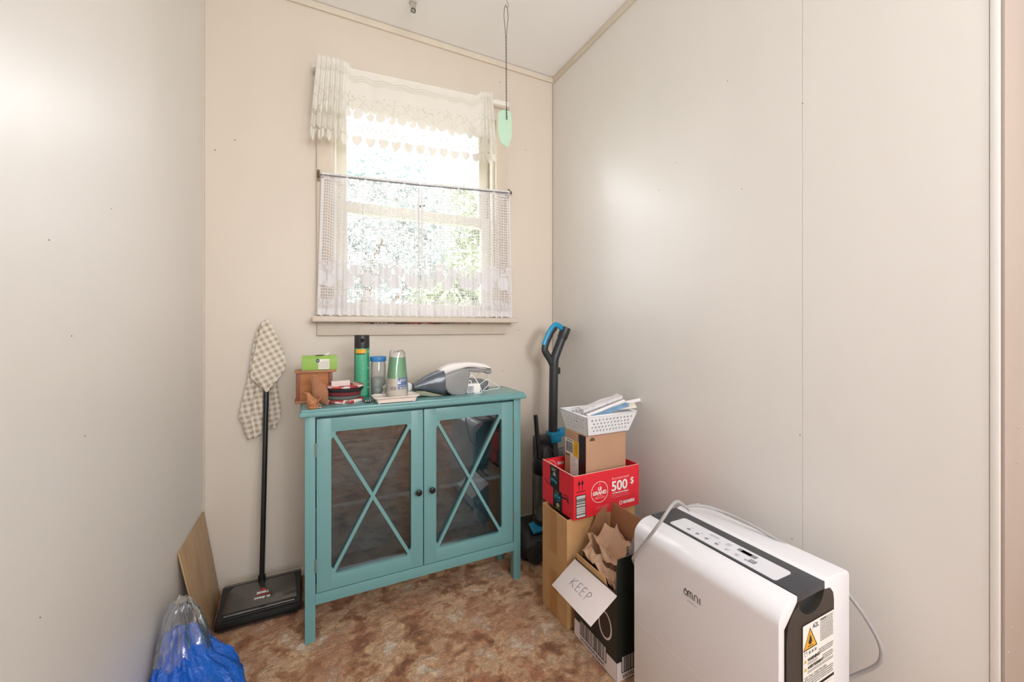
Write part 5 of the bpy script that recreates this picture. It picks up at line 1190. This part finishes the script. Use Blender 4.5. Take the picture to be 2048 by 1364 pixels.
f.text('A2L', .033, .014, .013, 4, .0011, .0003)
f.ring(.010, .0575, .005, .0008, 5, .0011, .004); f.rect(.004, .053, .015, .0545, 5, .0011)
for k in range(3): f.rect(.020+k*.010, .0545, .026+k*.010, .060, 5, .0011)
def lines(u0, u1, v0, v1, n, mi, sd):
    rr = random.Random(sd); dv = (v1-v0)/n
    for k in range(n):
        u = u0; v = v0+dv*k
        while u < u1-.002:
            w_ = rr.uniform(.0025, .008); e_ = min(u+w_, u1); f.rect(u, v, e_, v+dv*.52, mi, .0011); u = e_+.0011
        
lines(.060, .107, .004, .050, 14, 5, 1); f.text('WARNING', .060, .0065, .0042, 2, .0013, .0001)
f.text('WARNING', .016, .0735, .0085, 2, .0012, .0004); f.text('AVERTISSEMENT', .016, .0885, .0075, 2, .0012, .0004)
lines(.055, .107, .062, .074, 3, 5, 2); lines(.016, .050, .076, .081, 2, 5, 3); lines(.068, .107, .078, .090, 3, 5, 4); lines(.016, .107, .092, .098, 2, 5, 5)
for v in (.072, .088): f.poly([(.008, v-.006), (.013, v+.002), (.003, v+.002)], 3, .0011)
f.text('NE PAS OBSTRUER', .004, .106, .0070, 5, .0012, .0001, sx=1.35); lines(.004, .107, .1075, .125, 4, 5, 6)
f.rect(0, .134, W_, .26, 0, .0008); f.rect(.004, .138, .105, .1385, 5, .001)
f.obj('warning_label', [mat('label_white', '#e6e4df'), mat('warn_yellow', '#dba32c', .45), mat('warn_black', '#26241f', .5), mat('warn_green', '#c9b23a', .5), mat('warn_ink', '#4b4a66', .5), mat('fine_print', '#7d7c7c', .6)], ep, 'white warning label with a yellow flame triangle')
for x_, y_ in ((.80, .80), (1.01, .80), (.80, .48), (1.01, .48)): b = MB(); b.lathe([(.010, .0), (.014, .004), (.014, .018), (.010, .022)], (x_, y_, 0), 'z', 0, 12); b.obj('foot', m_acs, ac)
# cable
cb = [Vector((.812, .852, .32)), Vector((.793, .846, .350)), at(1268, 1113, x=.768), at(1290, 1085, x=.765), at(1318, 1048, x=.772), at(1342, 1013, x=.805), at(1354, 1003, x=.835), at(1364, 1008, x=.858), at(1372, 1014, x=.880), at(1385, 1011, x=.91), at(1412, 1013, x=.95), at(1450, 1025, x=.985), at(1500, 1048, x=1.000), at(1560, 1083, x=1.015), at(1620, 1122, x=1.024), at(1672, 1162, x=1.040), at(1712, 1208, x=1.056), at(1745, 1258, x=1.072), at(1762, 1296, x=1.080), at(1760, 1322, x=1.084), at(1744, 1336, x=1.084), at(1716, 1348, x=1.080), at(1690, 1360, x=1.07), at(1660, 1380, x=1.055)]
b = MB(); b.tube(spline(cb, 6), .0040, 0, 12); o = b.obj('power_cord', mat('cable_grey', '#a3a2a3', .45)); o.parent = ac; o.matrix_parent_inverse = Matrix.Translation(-Vector(ac.location)); o['label'] = 'grey power cord looped over the top'
b = MB(); q = at(1372, 1014, x=.880); b.tube(spline([q+Vector((-.006, 0, .010)), q+Vector((.004, .003, -.004)), q+Vector((.012, 0, -.012))], 5), .0022, 0, 7); b.obj('cable_tie', mat('tie_grey', '#8d8a88', .5), ac)

# ================================================================== outdoors
m_leaf = mat('leaf_green', '#98a381', .5, col2='#83916d', vscale=3); m_leaf2 = mat('leaf_bluegreen', '#98a4a2', .5, col2='#82918f', vscale=3); m_bark = mat('bark', '#6b5a48', .9, var=.3, vscale=10)
def tree(lab, x, y, h, r, n, m_, seed, zc=.62, sz=.055, trunk=True):
    t = thing('tree', lab, 'tree', (x, y, -.8), None); rr = random.Random(seed); b = MB(); V = []; F = []
    cl = [(Vector((rr.uniform(-1, 1), rr.uniform(-.7, .7), rr.uniform(-1, 1)))*r*.75, r*rr.uniform(.28, .5)) for _ in range(16)]
    for k in range(n):
        c, cr_ = cl[k % len(cl)]; d = Vector((rr.gauss(0, 1), rr.gauss(0, 1), rr.gauss(0, 1))).normalized()*cr_*rr.uniform(.5, 1)
        p = Vector((x, y, -.8+h*zc))+c+d; a = Vector((rr.gauss(0, 1), rr.gauss(0, 1), rr.gauss(0, 1))).normalized()*sz*rr.uniform(.6, 1.2); c2 = a.cross(Vector((rr.gauss(0, 1), rr.gauss(0, 1), 1))).normalized()*sz*.5
        o_ = len(V); V += [p-a, p+c2, p+a, p-c2]; F.append((o_, o_+1, o_+2, o_+3))
    b.add(V, F); b.obj('foliage', m_, t, auto=0)
    if trunk:
        b = MB(); b.tube([(x, y, -.8), (x+.05, y, -.8+h*.3), (x, y, -.8+h*.55)], [.14, .11, .07], 0, 10)
        for k in range(5): a = k*1.3; b.tube([(x, y, -.8+h*(.3+.04*k)), (x+r*.5*math.cos(a), y+r*.3*math.sin(a), -.8+h*(.5+.05*k))], [.05, .02], 0, 6)
        b.obj('trunk', m_bark, t)
tree('blue-green leafy tree outside, seen through the left half of the window', .85, 7.2, 5.6, 1.75, 17000, m_leaf2, 1, .62)
tree('bright green leafy tree outside, seen low through the right half of the window', 2.5, 6.6, 3.7, 1.15, 13000, m_leaf, 2, .60)
tree('tall pale tree far outside, seen faintly at the upper right of the window', 4.6, 12.5, 7.0, 1.5, 2600, m_leaf, 3, .68, .11)
b = MB(); V = []; F = []; rr = random.Random(8)
for k in range(9000):
    p = Vector((rr.uniform(-2.5, 8), 9+rr.uniform(-.4, .4)+.0, rr.uniform(-.8, 1.9+.25*math.sin(k*.01)))); a = Vector((rr.gauss(0, 1), rr.gauss(0, 1), rr.gauss(0, 1))).normalized()*.09; c2 = a.cross(Vector((rr.gauss(0, 1), rr.gauss(0, 1), 1))).normalized()*.045
    o_ = len(V); V += [p-a, p+c2, p+a, p-c2]; F.append((o_, o_+1, o_+2, o_+3))
b.add(V, F); o = b.obj('hedge', m_leaf2, auto=0); tag(o, 'long green hedge outside behind the trees', 'hedge')
b = MB(); b.add([(-30, 2.2, -.8), (40, 2.2, -.8), (40, 60, -.8), (-30, 60, -.8)], [(0, 1, 2, 3)]); o = b.obj('lawn', mat('grass', '#b9c4a6', .9, var=.3, vscale=2)); o['kind'] = 'structure'
